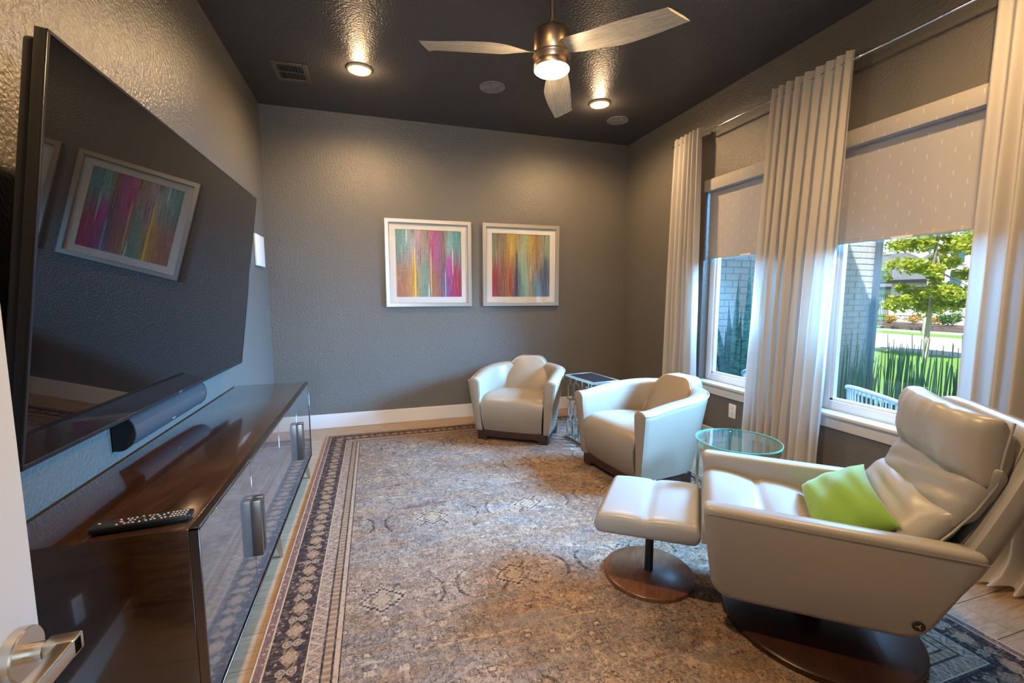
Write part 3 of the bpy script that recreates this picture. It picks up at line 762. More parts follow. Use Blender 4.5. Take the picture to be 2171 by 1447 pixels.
# ------------------------------------------------------------------ soundbar
sb = thing('soundbar', 'dark grey soundbar with rounded front fixed under the television', 'soundbar', (XL, 2.315, .815))
prof = [(.004, -.064)] + [(.022 + .054 * math.sin(PI * i / 14), -.066 * math.cos(PI * i / 14)) for i in range(15)] + [(.004, .064)]
bm = BM(); loft(bm, [[Vector((a, -.365, b)) for a, b in prof], [Vector((a, .365, b)) for a, b in prof]])
def cloth():
    t = T('grey_speaker_cloth'); v = t.coord(); n = t.noise(v, 500, 2)
    return t.done(t.pbsdf(Base_Color=t.mix(n, (.020, .021, .024), (.045, .047, .051)), Roughness=.75, Normal=t.bump(n, .2, .002)))
finish('grille_body', bm, cloth(), sb, 35)
for s_ in (-1, 1):
    bm = BM(); k = 1.03; loft(bm, [[Vector((a, s_ * .364, b * k)) for a, b in prof], [Vector((a, s_ * .372, b * k)) for a, b in prof]])
    finish('end_cap', bm, M['dark'], sb, 30)
bm = BM(); bx(bm, .0705, .0735, -.045, -.015, -.037, -.031, .0006, 1); finish('emblem', bm, M['silver'], sb)

# ------------------------------------------------------------------ remote control
rc = thing('remote_control', 'black remote control with grey buttons lying on the console', 'remote control', (-.607, 1.372, CZ1 + .0005), math.radians(4))
def rring(z, w_, l_): return round_poly([(-l_, -w_), (l_, -w_), (l_, w_), (-l_, w_)], .010, 4)
bm = BM(); loft(bm, [[Vector((p.x, p.y, z)) for p in rring(z, w_, l_)] for z, w_, l_ in ((0, .015, .105), (.008, .022, .110), (.018, .0235, .111), (.0205, .0225, .110))])
finish('case', bm, M['dark'], rc)
bm = BM(); lathe(bm, [(.0005, 0), (.0030, 0), (.0030, .0012), (.0022, .0020), (.0005, .0021)], 10)
btn = finish('button', bm, plain('grey_button', (.36, .33, .30), .5), rc); btn.location = (-.095, .006, .0205); first = True
rnd = random.Random(3)
spots = [(x_, y_) for x_ in (.096, .088, .080, .072, .064) for y_ in (-.013, 0, .013)]
spots += [(.052, -.012), (.052, .012), (.044, -.014), (.044, .006), (.036, 0), (.028, -.012), (.028, .012), (.020, -.012), (.020, 0), (.020, .012), (.010, -.014), (.010, .014), (-.004, -.015), (-.004, .015), (-.018, -.014), (-.018, 0), (-.018, .014), (-.028, -.012), (-.028, 0), (-.028, .012), (-.036, -.013), (-.036, .013), (-.052, .014), (-.052, -.014)]
for x_, y_ in spots: obj_of('button', btn.data, rc, (x_, y_, .0205))
bm = BM(); lathe(bm, [(.005, 0), (.0095, 0), (.0095, .0015), (.0085, .0022), (.0058, .0022), (.005, .0015)], 20); o = finish('direction_ring', bm, M['gunmetal'], rc); o.location = (-.004, 0, .0205)
bm = BM(); lathe(bm, [(.0005, 0), (.0045, 0), (.0042, .0018), (.0005, .0022)], 14); o = finish('red_button', bm, plain('red_button', (.62, .12, .09), .4), rc); o.location = (-.047, 0, .0205)
bm = BM(); bx(bm, -.100, -.056, -.016, .016, .0203, .0212, .0004, 1); finish('touch_pad', bm, M['black'], rc)

# ------------------------------------------------------------------ tub armchairs
def upath(w_, yf, y0, dpt, n=9, m=28, ex=2.35):
    pts = [Vector((-w_, yf + (y0 - yf) * i / n, 0)) for i in range(n)]
    for i in range(m + 1):
        a = PI - PI * i / m; c, s = math.cos(a), math.sin(a)
        pts.append(Vector((w_ * math.copysign(abs(c) ** (2 / ex), c), y0 + dpt * abs(s) ** (2 / ex), 0)))
    pts += [Vector((w_, y0 + (yf - y0) * i / n, 0)) for i in range(1, n + 1)]
    return pts
def make_armchair(label, loc, rz):
    ch = thing('tub_armchair', label, 'armchair', loc, rz, 'pair of tub armchairs')
    n, m = 9, 28
    To, Bo = upath(.402, -.365, -.02, .400, n, m), upath(.335, -.335, -.04, .345, n, m)
    Ti, Bi = upath(.295, -.365, -.02, .290, n, m), upath(.285, -.335, -.04, .285, n, m)
    N = len(To); rings = []; rims = ([], [])
    for i in range(N):
        arc = min(max((i - n * .2) / (N - 1 - n * .4), 0), 1); b = math.sin(PI * arc) ** .8
        h = .560 + .072 * b
        def o_(z):
            k = (z - .085) / (.56 - .085); return Bo[i].lerp(To[i], k)
        def i_(z):
            k = min(1, (z - .085) / (.56 - .085)); return Bi[i].lerp(Ti[i], k)
        hi, ho = i_(h), o_(h)
        P = []
        for z in (.088, .22, .38, h - .045): p = o_(z); P.append(Vector((p.x, p.y, z)))
        p = o_(h - .012); P.append(Vector((p.x, p.y, h - .014)))
        for f, dz in ((.12, .002), (.35, .012), (.65, .011), (.90, -.003)): p = ho.lerp(hi, f); P.append(Vector((p.x, p.y, h + dz)))
        p = hi; P.append(Vector((p.x, p.y, h - .022)))
        for z in (.40, .25, .088): p = i_(z); P.append(Vector((p.x, p.y, z)))
        rings.append(P)
        p = o_(h - .012); e = (p - Vector((0, p.y * .2, 0))).normalized() * .0025
        rims[0].append(Vector((p.x, p.y, h - .008)) + e)
    def inset(R, f, dy):
        c_ = sum(R, Vector()) / len(R); return [Vector((p.x + (c_.x - p.x) * f, p.y + dy, p.z + (c_.z - p.z) * f * .25)) for p in R]
    ends = (rings[0], rings[-1])
    rings = [inset(ends[0], .30, -.012), inset(ends[0], .12, -.009), inset(ends[0], .03, -.004)] + rings + [inset(ends[1], .03, -.004), inset(ends[1], .12, -.009), inset(ends[1], .30, -.012)]
    bm = BM(); loft(bm, rings); finish('arm_and_back_shell', bm, M['leather'], ch, 48)
    bm = BM(); tube(bm, rims[0], .0035, 6); finish('rim_stitching', bm, M['stitch'], ch)
    for e in (2, -3):                                   # stitched edges of the arm fronts
        R = rings[e]; bm = BM(); tube(bm, [p + Vector((0, -.001, 0)) for p in (R[0], R[1], R[2], R[3], R[4], R[5], R[6], R[7], R[8], R[9], R[10])], .0028, 6); finish('arm_front_piping', bm, M['leather'], ch)
    # seat with a waterfall front
    pr = [(-.325, .090), (-.352, .150), (-.372, .230), (-.378, .300), (-.368, .355), (-.340, .395), (-.290, .416), (-.200, .424), (-.05, .420), (.14, .402), (.24, .380), (.26, .30), (.20, .12)]
    rings = []
    for k in range(17):
        u = -1 + 2 * k / 16; ring = []
        for y_, z_ in pr:
            hw_ = .262 + (z_ - .09) * .085
            if y_ > .05: hw_ *= 1 - (y_ - .05) * .9
            rnd_ = 1 - max(0, abs(u) - .86) / .14 * .02
            drop = .012 * abs(u) ** 3 if z_ > .36 else 0
            yy_ = y_ + (.014 * u * u if y_ < -.3 else 0)
            ring.append(Vector((u * hw_, yy_, z_ * rnd_ - drop if z_ > .1 else z_)))
        rings.append(ring)
    bm = BM(); loft(bm, rings); finish('seat_cushion', bm, M['leather'], ch, 50)
    for k in (0, -1):
        bm = BM(); tube(bm, [p + Vector((.002 * (1 if k else -1), 0, 0)) for p in rings[k][:9]], .0035, 6); finish('seat_piping', bm, M['seam'], ch)
    # back cushion with chamfered top corners, tipping over the rim
    outl = round_poly([(-.232, .375), (-.205, .600), (-.120, .700), (.120, .700), (.205, .600), (.232, .375)], [.02, .09, .05, .05, .09, .02], 6)
    def bk(p, d): 
        z_ = p[1]; k = (z_ - .375) / .325
        return Vector((p[0], .165 + .115 * k + d + .05 * max(0, k - .75) * 4 * .35 - .012 * (1 - (p[0] / .23) ** 2), z_))
    cen = Vector((0, .54))
    rings = []
    for d, s_ in ((.012, .93), (.0, .975), (.018, 1.0), (.105, 1.0), (.128, .965), (.132, .90)):
        rings.append([bk(((p.x) * s_, cen.y + (p.y - cen.y) * s_), d - (.016 if s_ < .95 and d < .05 else 0)) for p in outl])
    bm = BM(); loft(bm, rings); finish('back_cushion', bm, M['leather'], ch, 60)
    bm = BM(); tube(bm, [p + Vector((0, -.001, 0)) for p in rings[1]], .0028, 6, loop=True); finish('back_piping', bm, M['stitch'], ch)
    # plinth
    bm = BM(); bx(bm, -.325, .325, -.325, .120, .030, .089, .003, 1); finish('plinth', bm, M['espresso'], ch)
    for fx_ in (-.282, .282):
        for fy_ in (-.285, .080):
            bm = BM(); bx(bm, fx_ - .046, fx_ + .046, fy_ - .043, fy_ + .043, 0, .088, .003, 1); finish('foot', bm, M['espresso'], ch)
    return ch
make_armchair('taupe leather tub armchair below the framed prints', (1.332, 3.950, .0122), math.radians(-33.7))
make_armchair('taupe leather tub armchair with its back to the window', (1.915, 2.770, .0122), math.radians(-82.1))

# ------------------------------------------------------------------ openwork side table
st = thing('side_table', 'silver openwork side table with black glass top between the armchairs', 'side table', (1.835, 3.485, .0122), math.radians(6.5))
hx_, hy_, ht = .140, .225, .588
bm = BM()
for a in ((-hx_, hx_, -hy_, -hy_ + .018), (-hx_, hx_, hy_ - .018, hy_), (-hx_, -hx_ + .018, -hy_ + .018, hy_ - .018), (hx_ - .018, hx_, -hy_ + .018, hy_ - .018)): bx(bm, *a, ht - .020, ht, .001, 1)
finish('top_frame', bm, M['silver'], st)
bm = BM(); bx(bm, -hx_ + .016, hx_ - .016, -hy_ + .016, hy_ - .016, ht - .010, ht - .002); finish('top_glass', bm, plain('black_mirror_glass', (.012, .013, .015), .05), st)
def rect(bm, x_, y0_, y1_, z0_, z1_, t_=.011):
    for a in ((y0_, y1_, z0_, z0_ + t_), (y0_, y1_, z1_ - t_, z1_), (y0_, y0_ + t_, z0_ + t_, z1_ - t_), (y1_ - t_, y1_, z0_ + t_, z1_ - t_)):
        bx(bm, x_ - t_ / 2, x_ + t_ / 2, *a)
for s_ in (-1, 1):
    bm = BM(); x_ = s_ * (hx_ - .012)
    bx(bm, x_ - .009, x_ + .009, -hy_, hy_, 0, .018, .001, 1); finish('base_bar', bm, M['silver'], st)
    for c_, dz in ((-.150, 0), (-.050, -.03), (.050, 0), (.150, -.03)):
        for z0_, z1_, w_ in ((.375, .535, .048), (.225, .352, .030), (.045, .205, .048)):
            bm = BM(); rect(bm, x_, c_ - w_, c_ + w_, z0_ + dz * .4, z1_ + dz); finish('lattice_rectangle', bm, M['silver'], st)
        bm = BM()
        for z0_, z1_ in ((.535 + dz, ht - .018), (.352 + dz, .375 + dz * .4), (.205 + dz, .225 + dz * .4), (.016, .045 + dz * .4)): bx(bm, x_ - .006, x_ + .006, c_ - .008, c_ + .008, min(z0_, z1_) - .001, max(z0_, z1_) + .001)
        finish('lattice_stud', bm, M['silver'], st)
for y_ in (-hy_ + .009, hy_ - .009):
    bm = BM(); bx(bm, -hx_ + .02, hx_ - .02, y_ - .009, y_ + .009, 0, .018, .001, 1); finish('base_crossbar', bm, M['silver'], st)

# ------------------------------------------------------------------ round glass table
def ringband(bm, r0, r1, z0, z1, n=64):
    rings = [circ((0, 0, z0), r1, n), circ((0, 0, z1), r1, n), circ((0, 0, z1), r0, n), circ((0, 0, z0), r0, n)]
    loft(bm, rings, caps=False, loop=True)
gt = thing('round_side_table', 'round glass topped side table with pale gold rim and legs', 'side table', (2.035, 2.025, .0122))
gr, gz = .232, .458
bm = BM(); lathe(bm, [(.0005, gz - .008), (gr - .002, gz - .008), (gr - .002, gz), (.0005, gz)], 72); finish('glass_top', bm, M['table_glass'], gt, 30)
bm = BM(); ringband(bm, gr - .0025, gr, gz - .008, gz); finish('glass_rim', bm, M['glass_edge'], gt, 60)
bm = BM(); ringband(bm, gr - .016, gr - .006, gz - .046, gz - .009); finish('gold_rim_band', bm, M['gold'], gt, 30)
bm = BM(); ringband(bm, gr - .022, gr - .008, 0.0, .016); finish('base_ring', bm, M['gold'], gt, 30)
for k in range(4):
    a = PI / 4 + k * PI / 2 + .25; c, s = math.cos(a) * (gr - .013), math.sin(a) * (gr - .013)
    bm = BM(); bx(bm, -.008, .008, -.012, .012, .012, gz - .012, .001, 1); o = finish('leg', bm, M['gold'], gt); o.location = (c, s, 0); o.rotation_euler = (0, 0, a)

# ------------------------------------------------------------------ recliner (local: -Y front, +X the arm with the round button)
RB = Vector((.761, -.648)); RO = Vector((1.346, 1.528)) + RB * .42; RZ = math.atan2(-.761, -.648)
rec = thing('recliner_chair', 'pale grey leather swivel recliner with padded headrest on a dark disc base', 'recliner', (RO.x, RO.y, .0122), RZ)
S0 = .42
bm = BM(); lathe(bm, [(.0005, .0), (.335, .0), (.340, .004), (.340, .022), (.332, .028), (.10, .034), (.0005, .034)], 72); o = finish('disc_base', bm, M['espresso_disc'] if 'espresso_disc' in M else M['walnut_base'], rec); o.location = (.03, .02, 0)
bm = BM(); cyl(bm, (.0, .0, .03), (.0, .0, .21), .045, n=28); finish('swivel_post', bm, M['dark'], rec)
bm = BM(); bx(bm, -.272, .272, .07 - S0, .69 - S0, .185, .365, .03, 3); finish('seat_frame', bm, M['leather2'], rec)
def latw(z): return .298 + (z - .17) / .37 * .042
arm_out = round_poly([(0.0, .543), (.052, .170), (.675, .182), (.812, .533)], [.035, .075, .07, .05], 7)
for s_ in (-1, 1):
    cen = Vector((.40, .37)); rings = []
    for off, k in ((0.000, .88), (0.003, .94), (.011, .98), (.026, 1.0), (.046, 1.003), (.060, .99), (.070, .96), (.074, .90)):
        rings.append([Vector((s_ * (latw(p.y) - off), cen.x + (p.x - cen.x) * (1 - (1 - k) * .45) - S0, cen.y + (p.y - cen.y) * k)) for p in arm_out])
    bm = BM(); loft(bm, rings); finish('arm', bm, M['leather2'], rec, 60)
    # welt along the top of the arm
    top = [p for p in rings[1] if p.z > .47]
    top = sorted(top, key=lambda p: p.y)
    bm = BM(); tube(bm, [Vector((p.x + s_ * .002, p.y, p.z - .018)) for p in [Vector((s_ * latw(.52), y_ - S0, .533 - (y_ / .8) * .010)) for y_ in [.02 + .775 * i / 20 for i in range(21)]]], .0014, 6); finish('arm_stitching', bm, M['seam'], rec)
# seat cushion, three channels
rings = []; ns = 44
for i in range(ns):
    t = i / (ns - 1); s = .006 + t * .60
    e = min(1, (t / .06)) ** .5 if t < .06 else 1
    seam = min(abs(s - .235), abs(s - .43)) ; gro = .014 * math.exp(-(seam / .010) ** 2)
    z1 = .475 - .055 * t - gro + .010 * math.sin(PI * ((s - .006) % .21) / .21) - (.045 * (1 - e))
    z0 = .355
    hw_ = .261; P = []
    for u, f in ((-1, 0), (-1, .55), (-.985, .85), (-.93, .985), (-.8, 1.0), (-.4, 1.03), (0, 1.045), (.4, 1.03), (.8, 1.0), (.93, .985), (.985, .85), (1, .55), (1, 0)):
        P.append(Vector((u * hw_, s - S0, z0 + (z1 - z0) * min(f, 1) + (f - 1) * .3 * .5 * (f > 1))))
    rings.append(P)
bm = BM(); loft(bm, rings); finish('seat_cushion', bm, M['leather2'], rec, 60)
# back shell
path = [(.660, .190), (.720, .300), (.775, .430), (.828, .560), (.872, .680), (.908, .790), (.932, .870), (.938, .905)]
def pth(t, P):
    k = t * (len(P) - 1); i = min(int(k), len(P) - 2); f = k - i
    return Vector(P[i]).lerp(Vector(P[i + 1]), f)
rings = []
for i in range(30):
    t = i / 29; p = pth(t, path); q_ = pth(min(1, t + .02), path) - pth(max(0, t - .02), path); q_.normalize(); nn = Vector((-q_.y, q_.x))
    w_ = .262 + .056 * min(1, t / .30) - .004 * t - .07 * max(0, (t - .86) / .14) ** 2.2; w0 = .270 if t < .05 else None
    th = .034 * (1 - .55 * max(0, (t - .9) / .1) ** 2)
    ring = []
    for u, f in ((-1, 0), (-.985, .7), (-.93, 1), (-.5, 1.0), (0, 1.0), (.5, 1.0), (.93, 1), (.985, .7), (1, 0), (.985, -.7), (.93, -1), (.5, -1.15), (0, -1.2), (-.5, -1.15), (-.93, -1), (-.985, -.7)):
        wing = .030 * max(0, abs(u) - .75) / .25 * (1 - t * .4)
        pp = p + nn * (f * th + wing)
        ring.append(Vector((u * w_, pp.x - S0, pp.y)))
    rings.append(ring)
bm = BM(); loft(bm, rings); finish('back_shell', bm, M['leather2'], rec, 60)
# back cushions: lumbar, middle, headrest
def back_cushion(name, pts, th, wlo, whi, wr, p=3.0, bow=.0):
    L_ = pts
    def mid(u, v):
        t = (v + 1) / 2; a = pth(t, L_); return Vector((u * (wlo + (whi - wlo) * t), a.x - S0 - bow * (1 - u * u) * .0, a.y + .012 * (u * u - .4) * (0 if name != 'headrest' else 1)))
    def nrm(u, v):
        t = (v + 1) / 2; q_ = pth(min(1, t + .05), L_) - pth(max(0, t - .05), L_); q_.normalize(); return Vector((0, -q_.y, q_.x))
    bm = BM(); puff(bm, mid, nrm, th, 34, 26, p, 0.0, wr); return finish(name, bm, M['leather2'], rec, 70)
def wr1(u, v, s_): return .006 * math.sin(u * 9 + v * 5) * abs(v) + .004 * math.sin(v * 14 + u * 3) * (1 - abs(u))
def wr2(u, v, s_): return .008 * math.sin(u * 7 - v * 4 + 1) * abs(v) ** 2 + .004 * math.sin(v * 11 - u * 6)
def wr3(u, v, s_): return .007 * math.sin(u * 16 + v * 3) * (abs(v) ** 2) + .006 * math.sin(u * 5 + 1.0) * v + .003 * math.sin(u * 23) * abs(v)
back_cushion('lumbar_cushion', [(.545, .400), (.625, .465), (.695, .545), (.745, .620)], .070, .262, .275, wr1, 5.0)
back_cushion('middle_cushion', [(.720, .575), (.770, .650), (.805, .730), (.822, .785)], .066, .275, .285, wr2, 5.0)
back_cushion('headrest', [(.790, .715), (.800, .775), (.802, .835), (.802, .890), (.822, .925)], .095, .282, .268, wr3, 4.0)
for s_ in (-1, 1):
    bm = BM(); tube(bm, [Vector((s_ * .279, p[0] - S0 + .01, p[1])) for p in ((.60, .42), (.655, .485), (.715, .565), (.765, .645), (.805, .735), (.815, .84), (.828, .93))], .0035, 8)
    finish('cushion_piping', bm, M['leather2'], rec)
# round emblem button on the outer face of the arm
o = thing('tmp', None, None); bpy.data.objects.remove(o)
bz = .246; bxp = latw(bz) + .0005
tilt = math.atan2(.042, .37)
bm = BM(); lathe(bm, [(.0005, 0), (.0175, 0), (.0175, .002), (.0155, .0032), (.0135, .0022), (.0005, .0022)], 36)
bt = finish('round_button', bm, plain('dark_pewter', (.045, .042, .038), .4, .6), rec); bt['label'] = 'dark pewter disc with a small pale three-armed mark'
bt.location = (bxp, .655 - S0, bz); bt.rotation_euler = (0, PI / 2 + tilt, 0)
bm = BM()
for a in (.6, 2.7, 4.6): box(bm, (math.cos(a) * .0045, math.sin(a) * .0045, .0026), (.0085, .0026, .0012), 0, 1, Matrix.Rotation(a, 4, 'Z'))
finish('button_mark', bm, M['silver'], bt)

# ------------------------------------------------------------------ ottoman
ot = thing('ottoman', 'pale grey leather footstool on a round walnut disc in front of the recliner', 'ottoman', (1.200, 1.680, .0122), RZ)
bm = BM(); lathe(bm, [(.0005, 0), (.198, 0), (.204, .004), (.204, .018), (.198, .023), (.0005, .026)], 64); finish('disc_base', bm, M['walnut_base'], ot)
bm = BM(); cyl(bm, (0, 0, .024), (0, 0, .29), .0195, n=24); finish('post', bm, M['dark'], ot)
bm = BM(); bx(bm, -.11, .11, -.09, .09, .268, .285, .003, 1); finish('mount_plate', bm, M['dark'], ot)
rings = []; ns = 40; hwx, hly = .232, .215
for i in range(ns):
    t = -1 + 2 * i / (ns - 1); y_ = math.sin(t * PI / 2) * hly
    edge = max(0, 1 - ((abs(y_) - hly + .030) / .030) ** 2) ** .5 if abs(y_) > hly - .030 else 1
    gro = .012 * math.exp(-(y_ / .009) ** 2)
    zc_ = .332; zt = .046 * edge * 1.0 + .006 * (math.sin(PI * abs(y_) / hly)) - gro + .002; zb = .044 * edge
    P = []
    for u, f in ((-1, .0), (-.995, .45), (-.97, .78), (-.92, .95), (-.8, 1.0), (-.4, 1.06), (0, 1.09), (.4, 1.06), (.8, 1.0), (.92, .95), (.97, .78), (.995, .45), (1, 0), (.99, -.5), (.96, -.85), (.9, -1), (0, -1), (-.9, -1), (-.96, -.85), (-.99, -.5)):
        P.append(Vector((u * hwx * (1 - .02 * (1 - edge)), y_, zc_ + (zt if f > 0 else zb) * f + y_ * .05)))
    rings.append(P)
bm = BM(); loft(bm, rings); finish('cushion', bm, M['leather2'], ot, 60)
for z_, u_ in ((.0, 1),):
    pass
bm = BM(); tube(bm, [Vector((hwx * math.sin(a_ * PI / 2) * .985, 0, .3715 + .0035 * math.cos(a_ * PI / 2))) for a_ in [-1 + .1 * i for i in range(21)]], .0016, 6); finish('seam', bm, M['seam'], ot)

# ------------------------------------------------------------------ green cushion on the recliner
gp = thing('throw_pillow', 'lime green linen cushion lying on the recliner seat', 'cushion', (RO.x, RO.y, .0122), RZ)
pc = Vector((.030, .498 - S0, .520)); ex = Vector((.985, -.02, -.17)).normalized(); ey = Vector((.10, .80, .56)); ey = (ey - ex * ey.dot(ex)).normalized(); ez = ex.cross(ey)
def pm(u, v):
    pin = 1 - .10 * (1 - abs(u) ** 2) * abs(v) ** 2 ; pin2 = 1 - .07 * (1 - v * v) * abs(u) ** 2
    return pc + ex * u * .205 * pin2 + ey * v * .128 * pin + ez * (-.035 * u * u + .018 * v * v)
bm = BM(); puff(bm, pm, lambda u, v: ez, .070, 34, 28, 2.4, 0.0, lambda u, v, s_: .006 * math.sin(u * 6 + v * 4) + .004 * math.sin(v * 9 - u * 3))
finish('pillow_cover', bm, M['pillow'], gp, 70)

# ------------------------------------------------------------------ curtain rod, curtains, shades
RX, RZ_ = XR - .100, 2.716
rod = thing('curtain_rod', 'thin chrome curtain rod above both windows', 'curtain rod', (RX, 2.37, RZ_))
bm = BM(); cyl(bm, (0, -1.46, 0), (0, 1.33, 0), .0075, n=16); finish('rod_tube', bm, M['chrome'], rod)
for y_ in (-1.38, 0.02, 1.26):
    bm = BM(); cyl(bm, (0, y_, 0), (.1, y_, 0), .005, n=10); cyl(bm, (.094, y_, 0), (.1, y_, 0), .022, n=20); finish('bracket', bm, M['chrome'], rod)
for y_ in (-1.46, 1.33):
    bm = BM(); cyl(bm, (0, y_ - .012, 0), (0, y_ + .012, 0), .013, n=18); finish('finial', bm, M['chrome'], rod)
def curtain(label, y0t, y1t, y0b, y1b, pl, seed, puddle=False):
    rr = random.Random(seed); ph = [rr.uniform(0, 6.28) for _ in range(8)]
    nu, nv = 40 * pl // 2, 56
    def fn(u, v):
        z = 2.772 - v * (2.772 - .012)
        k = v ** .8; ya, yb = y0t + (y0b - y0t) * k, y1t + (y1b - y1t) * k
        uu = u + .018 * math.sin(u * 7 + ph[0] + v * 2.2)
        y_ = ya + (yb - ya) * uu
        amp = (.017 + .016 * min(1, v * 2.5)) * (1 + .35 * math.sin(u * 5 + ph[1]))
        x_ = amp * math.sin(2 * PI * pl * u + ph[2] + .8 * math.sin(v * 2.0 + ph[3]) * v) + .010 * math.sin(2 * PI * pl * .45 * u + ph[4] + v * 1.5) * (v + .2)
        x_ += .004 * math.sin(v * 21 + u * 30 + ph[5]) * v
        pinch = math.exp(-((v - .020) / .012) ** 2) * .006
        if puddle and z < .16:
            f = (.16 - z) / .16; x_ -= .16 * f * f * (.6 + .5 * math.sin(u * 9 + ph[6])); z = max(.012 + .012 * (1 + math.sin(u * 31)), z)
        return Vector((RX - .012 + x_ * (1 - pinch * 20), y_, z))
    bm = BM(); grid_mesh(bm, fn, nu, nv); o = finish('curtain', bm, M['curtain'], None, 80)
    tag(o, label, 'curtain', 'white linen curtains')
curtain('white linen curtain panel gathered next to the room corner', 3.322, 3.680, 3.275, 3.775, 6, 4)
curtain('white linen curtain panel hanging between the two windows', 2.028, 2.600, 2.092, 2.685, 9, 11)
curtain('white linen curtain panel puddling on the floor behind the recliner', .930, 1.392, .900, 1.395, 8, 23, True)

def shade(y0, y1, label):
    s_ = thing('roller_shade', label, 'roller shade', (0, 0, 0), 0, 'dotted roller shades in the windows')
    bm = BM(); bx(bm, XR - .028, XR + .060, y0 + .003, y1 - .003, ZH - .100, ZH - .002, .003, 2); finish('valance', bm, M['shade'], s_)
    bm = BM(); bx(bm, XR + .030, XR + .032, y0 + .018, y1 - .018, 1.660, ZH - .06); finish('shade_fabric', bm, M['shade'], s_)
    bm = BM(); bx(bm, XR + .025, XR + .037, y0 + .016, y1 - .016, 1.648, 1.672, .004, 2); finish('hem_bar', bm, M['shade'], s_)
    ym = (y0 + y1) / 2 - .02; bm = BM(); bx(bm, XR + .022, XR + .026, ym - .055, ym + .055, 1.646, 1.660, .001, 1); finish('pull_tab', bm, M['vinyl'], s_)
shade(*W1, 'beige dotted roller shade half lowered over the brick wall view')
shade(*W2, 'beige dotted roller shade half lowered over the street view')

# ------------------------------------------------------------------ outdoors
GZ = -.15
M['brick'] = plain('painted_white_brick', (.55, .54, .53), .85, bump=(45, .5, .006), var=.10)
M['mortar'] = plain('painted_mortar', (.50, .49, .475), .9)
M['siding'] = plain('grey_stucco', (.42, .41, .40), .9)
M['roof'] = plain('grey_shingles', (.115, .115, .125), .9, var=.2)
M['slate'] = plain('dark_slate_metal', (.085, .105, .13), .5)
M['concrete'] = plain('pale_concrete', (.44, .42, .39), .9, var=.08)
M['asphalt'] = plain('pale_road_concrete', (.42, .385, .36), .9, var=.06)
M['soil'] = plain('mulch', (.11, .07, .055), .95, var=.4)
M['house_white'] = plain('white_house_stone', (.62, .62, .60), .85, var=.08)
M['house_glass'] = plain('blue_reflecting_pane', (.03, .10, .16), .08)
M['bark'] = plain('pale_bark', (.34, .30, .26), .9, bump=(30, .6, .02), var=.25)
M['wicker'] = plain('white_wicker', (.70, .74, .78), .6)
M['iron'] = plain('black_iron', (.015, .015, .018), .5)
def leafmat(name, c1, c2, tr=.45, sc_=1.5, rough=.5):
    t = T(name); nd = t.node('ShaderNodeNewGeometry'); rnd_ = S(t, nd.outputs['Random Per Island'])
    c = t.mix(rnd_, c1, c2)
    return t.done(t.mixsh(tr, t.pbsdf(Base_Color=c, Roughness=rough), t.shader('ShaderNodeBsdfTranslucent', Color=c)))
M['maple'] = leafmat('yellow_green_leaves', (.26, .36, .03), (.56, .52, .05), .5)
M['maple_dark'] = leafmat('deep_green_leaves', (.06, .16, .03), (.22, .30, .05))
M['reed'] = leafmat('horsetail_green', (.07, .22, .08), (.20, .38, .13), .15)
M['golden'] = leafmat('golden_shrub_leaves', (.45, .36, .07), (.58, .34, .10))
def lawn_mat():
    t = T('lawn'); v = t.coord(); n = t.noise(v, 40, 4, .7)
    return t.done(t.pbsdf(Base_Color=t.mix(n, (.10, .22, .03), (.22, .36, .06)), Roughness=.9, Normal=t.bump(n, .8, .03)))
M['lawn'] = lawn_mat()
def swordmat():
    t = T('sword_leaf'); v = t.coord(); x, y, z = t.sep(v)
    b = t.noise(t.comb(x * 6.0, y * 6.0, z * 34.0), 1.6, 4, .6, 1.0)
    return t.done(t.pbsdf(Base_Color=t.mix(t.step(b, .40, .62), (.018, .070, .055), (.080, .175, .12)), Roughness=.4))
M['sword'] = swordmat()

sbox('wall_exterior', M['brick'], 'upper outside wall of the house over the windows', XR, XR + WT, -1.7, 4.1, CH, 4.88)
sbox('roof', M['roof'], 'roof edge of the house over the windows', XL - .6, 3.74, -3.0, 6.5, 4.88, 5.05)
# painted brick wall of the house wing
bw = thing('wall_courtyard', 'white painted brick wall of the house wing outside the windows', None, (3.073, 4.10, GZ), kind='structure')
WL, WHt, bl, bh = 3.13, 4.95, .215, .0745
bm = BM(); bx(bm, 0, WL, .010, .20, -.15, WHt); finish('mortar_core', bm, M['mortar'], bw)
bm = BM(); bx(bm, -.1025, .1025, 0, .030, -.032, .032, .003, 1)
bme = bpy.data.meshes.new('brick'); bm.to_mesh(bme); bm.free(); bme.materials.append(M['brick'])
rest = BM(); rb = random.Random(5); nb = 0
for r in range(int(WHt / bh)):
    zc_ = r * bh + .04; xo_ = 0 if r % 2 else -bl / 2
    c_ = 0
    while True:
        x0_ = xo_ + c_ * bl; x1_ = x0_ + bl - .010; c_ += 1
        if x0_ > WL - .03: break
        full = x0_ >= 0 and x1_ <= WL
        X_ = x0_ + 3.073; Z_ = zc_ + GZ
        vis = full and .30 < Z_ < 2.02 and (3.45 < X_ < 4.30 or 5.20 < X_ < 6.2)
        dy_ = rb.uniform(-.0025, .0025)
        if vis and nb < 290:
            obj_of('brick', bme, bw, ((x0_ + x1_) / 2, dy_, zc_)); nb += 1
        else:
            bx(rest, max(0, x0_), min(WL, x1_), dy_, .03 + dy_, zc_ - .032, zc_ + .032)
ro = finish('brick_courses', rest, M['brick'], bw, None); ro['kind'] = 'stuff'
ds = thing('downspout', 'dark grey downspout at the corner of the brick wall', 'downspout', (6.170, 4.055, GZ))
bm = BM(); bx(bm, -.030, .030, -.03, .03, 0, 4.9, .006, 2); finish('pipe', bm, M['slate'], ds)
for z_ in (.6, 2.2, 3.8):
    bm = BM(); bx(bm, -.035, .035, -.035, .045, z_, z_ + .03, .003, 1); finish('strap', bm, M['slate'], ds)

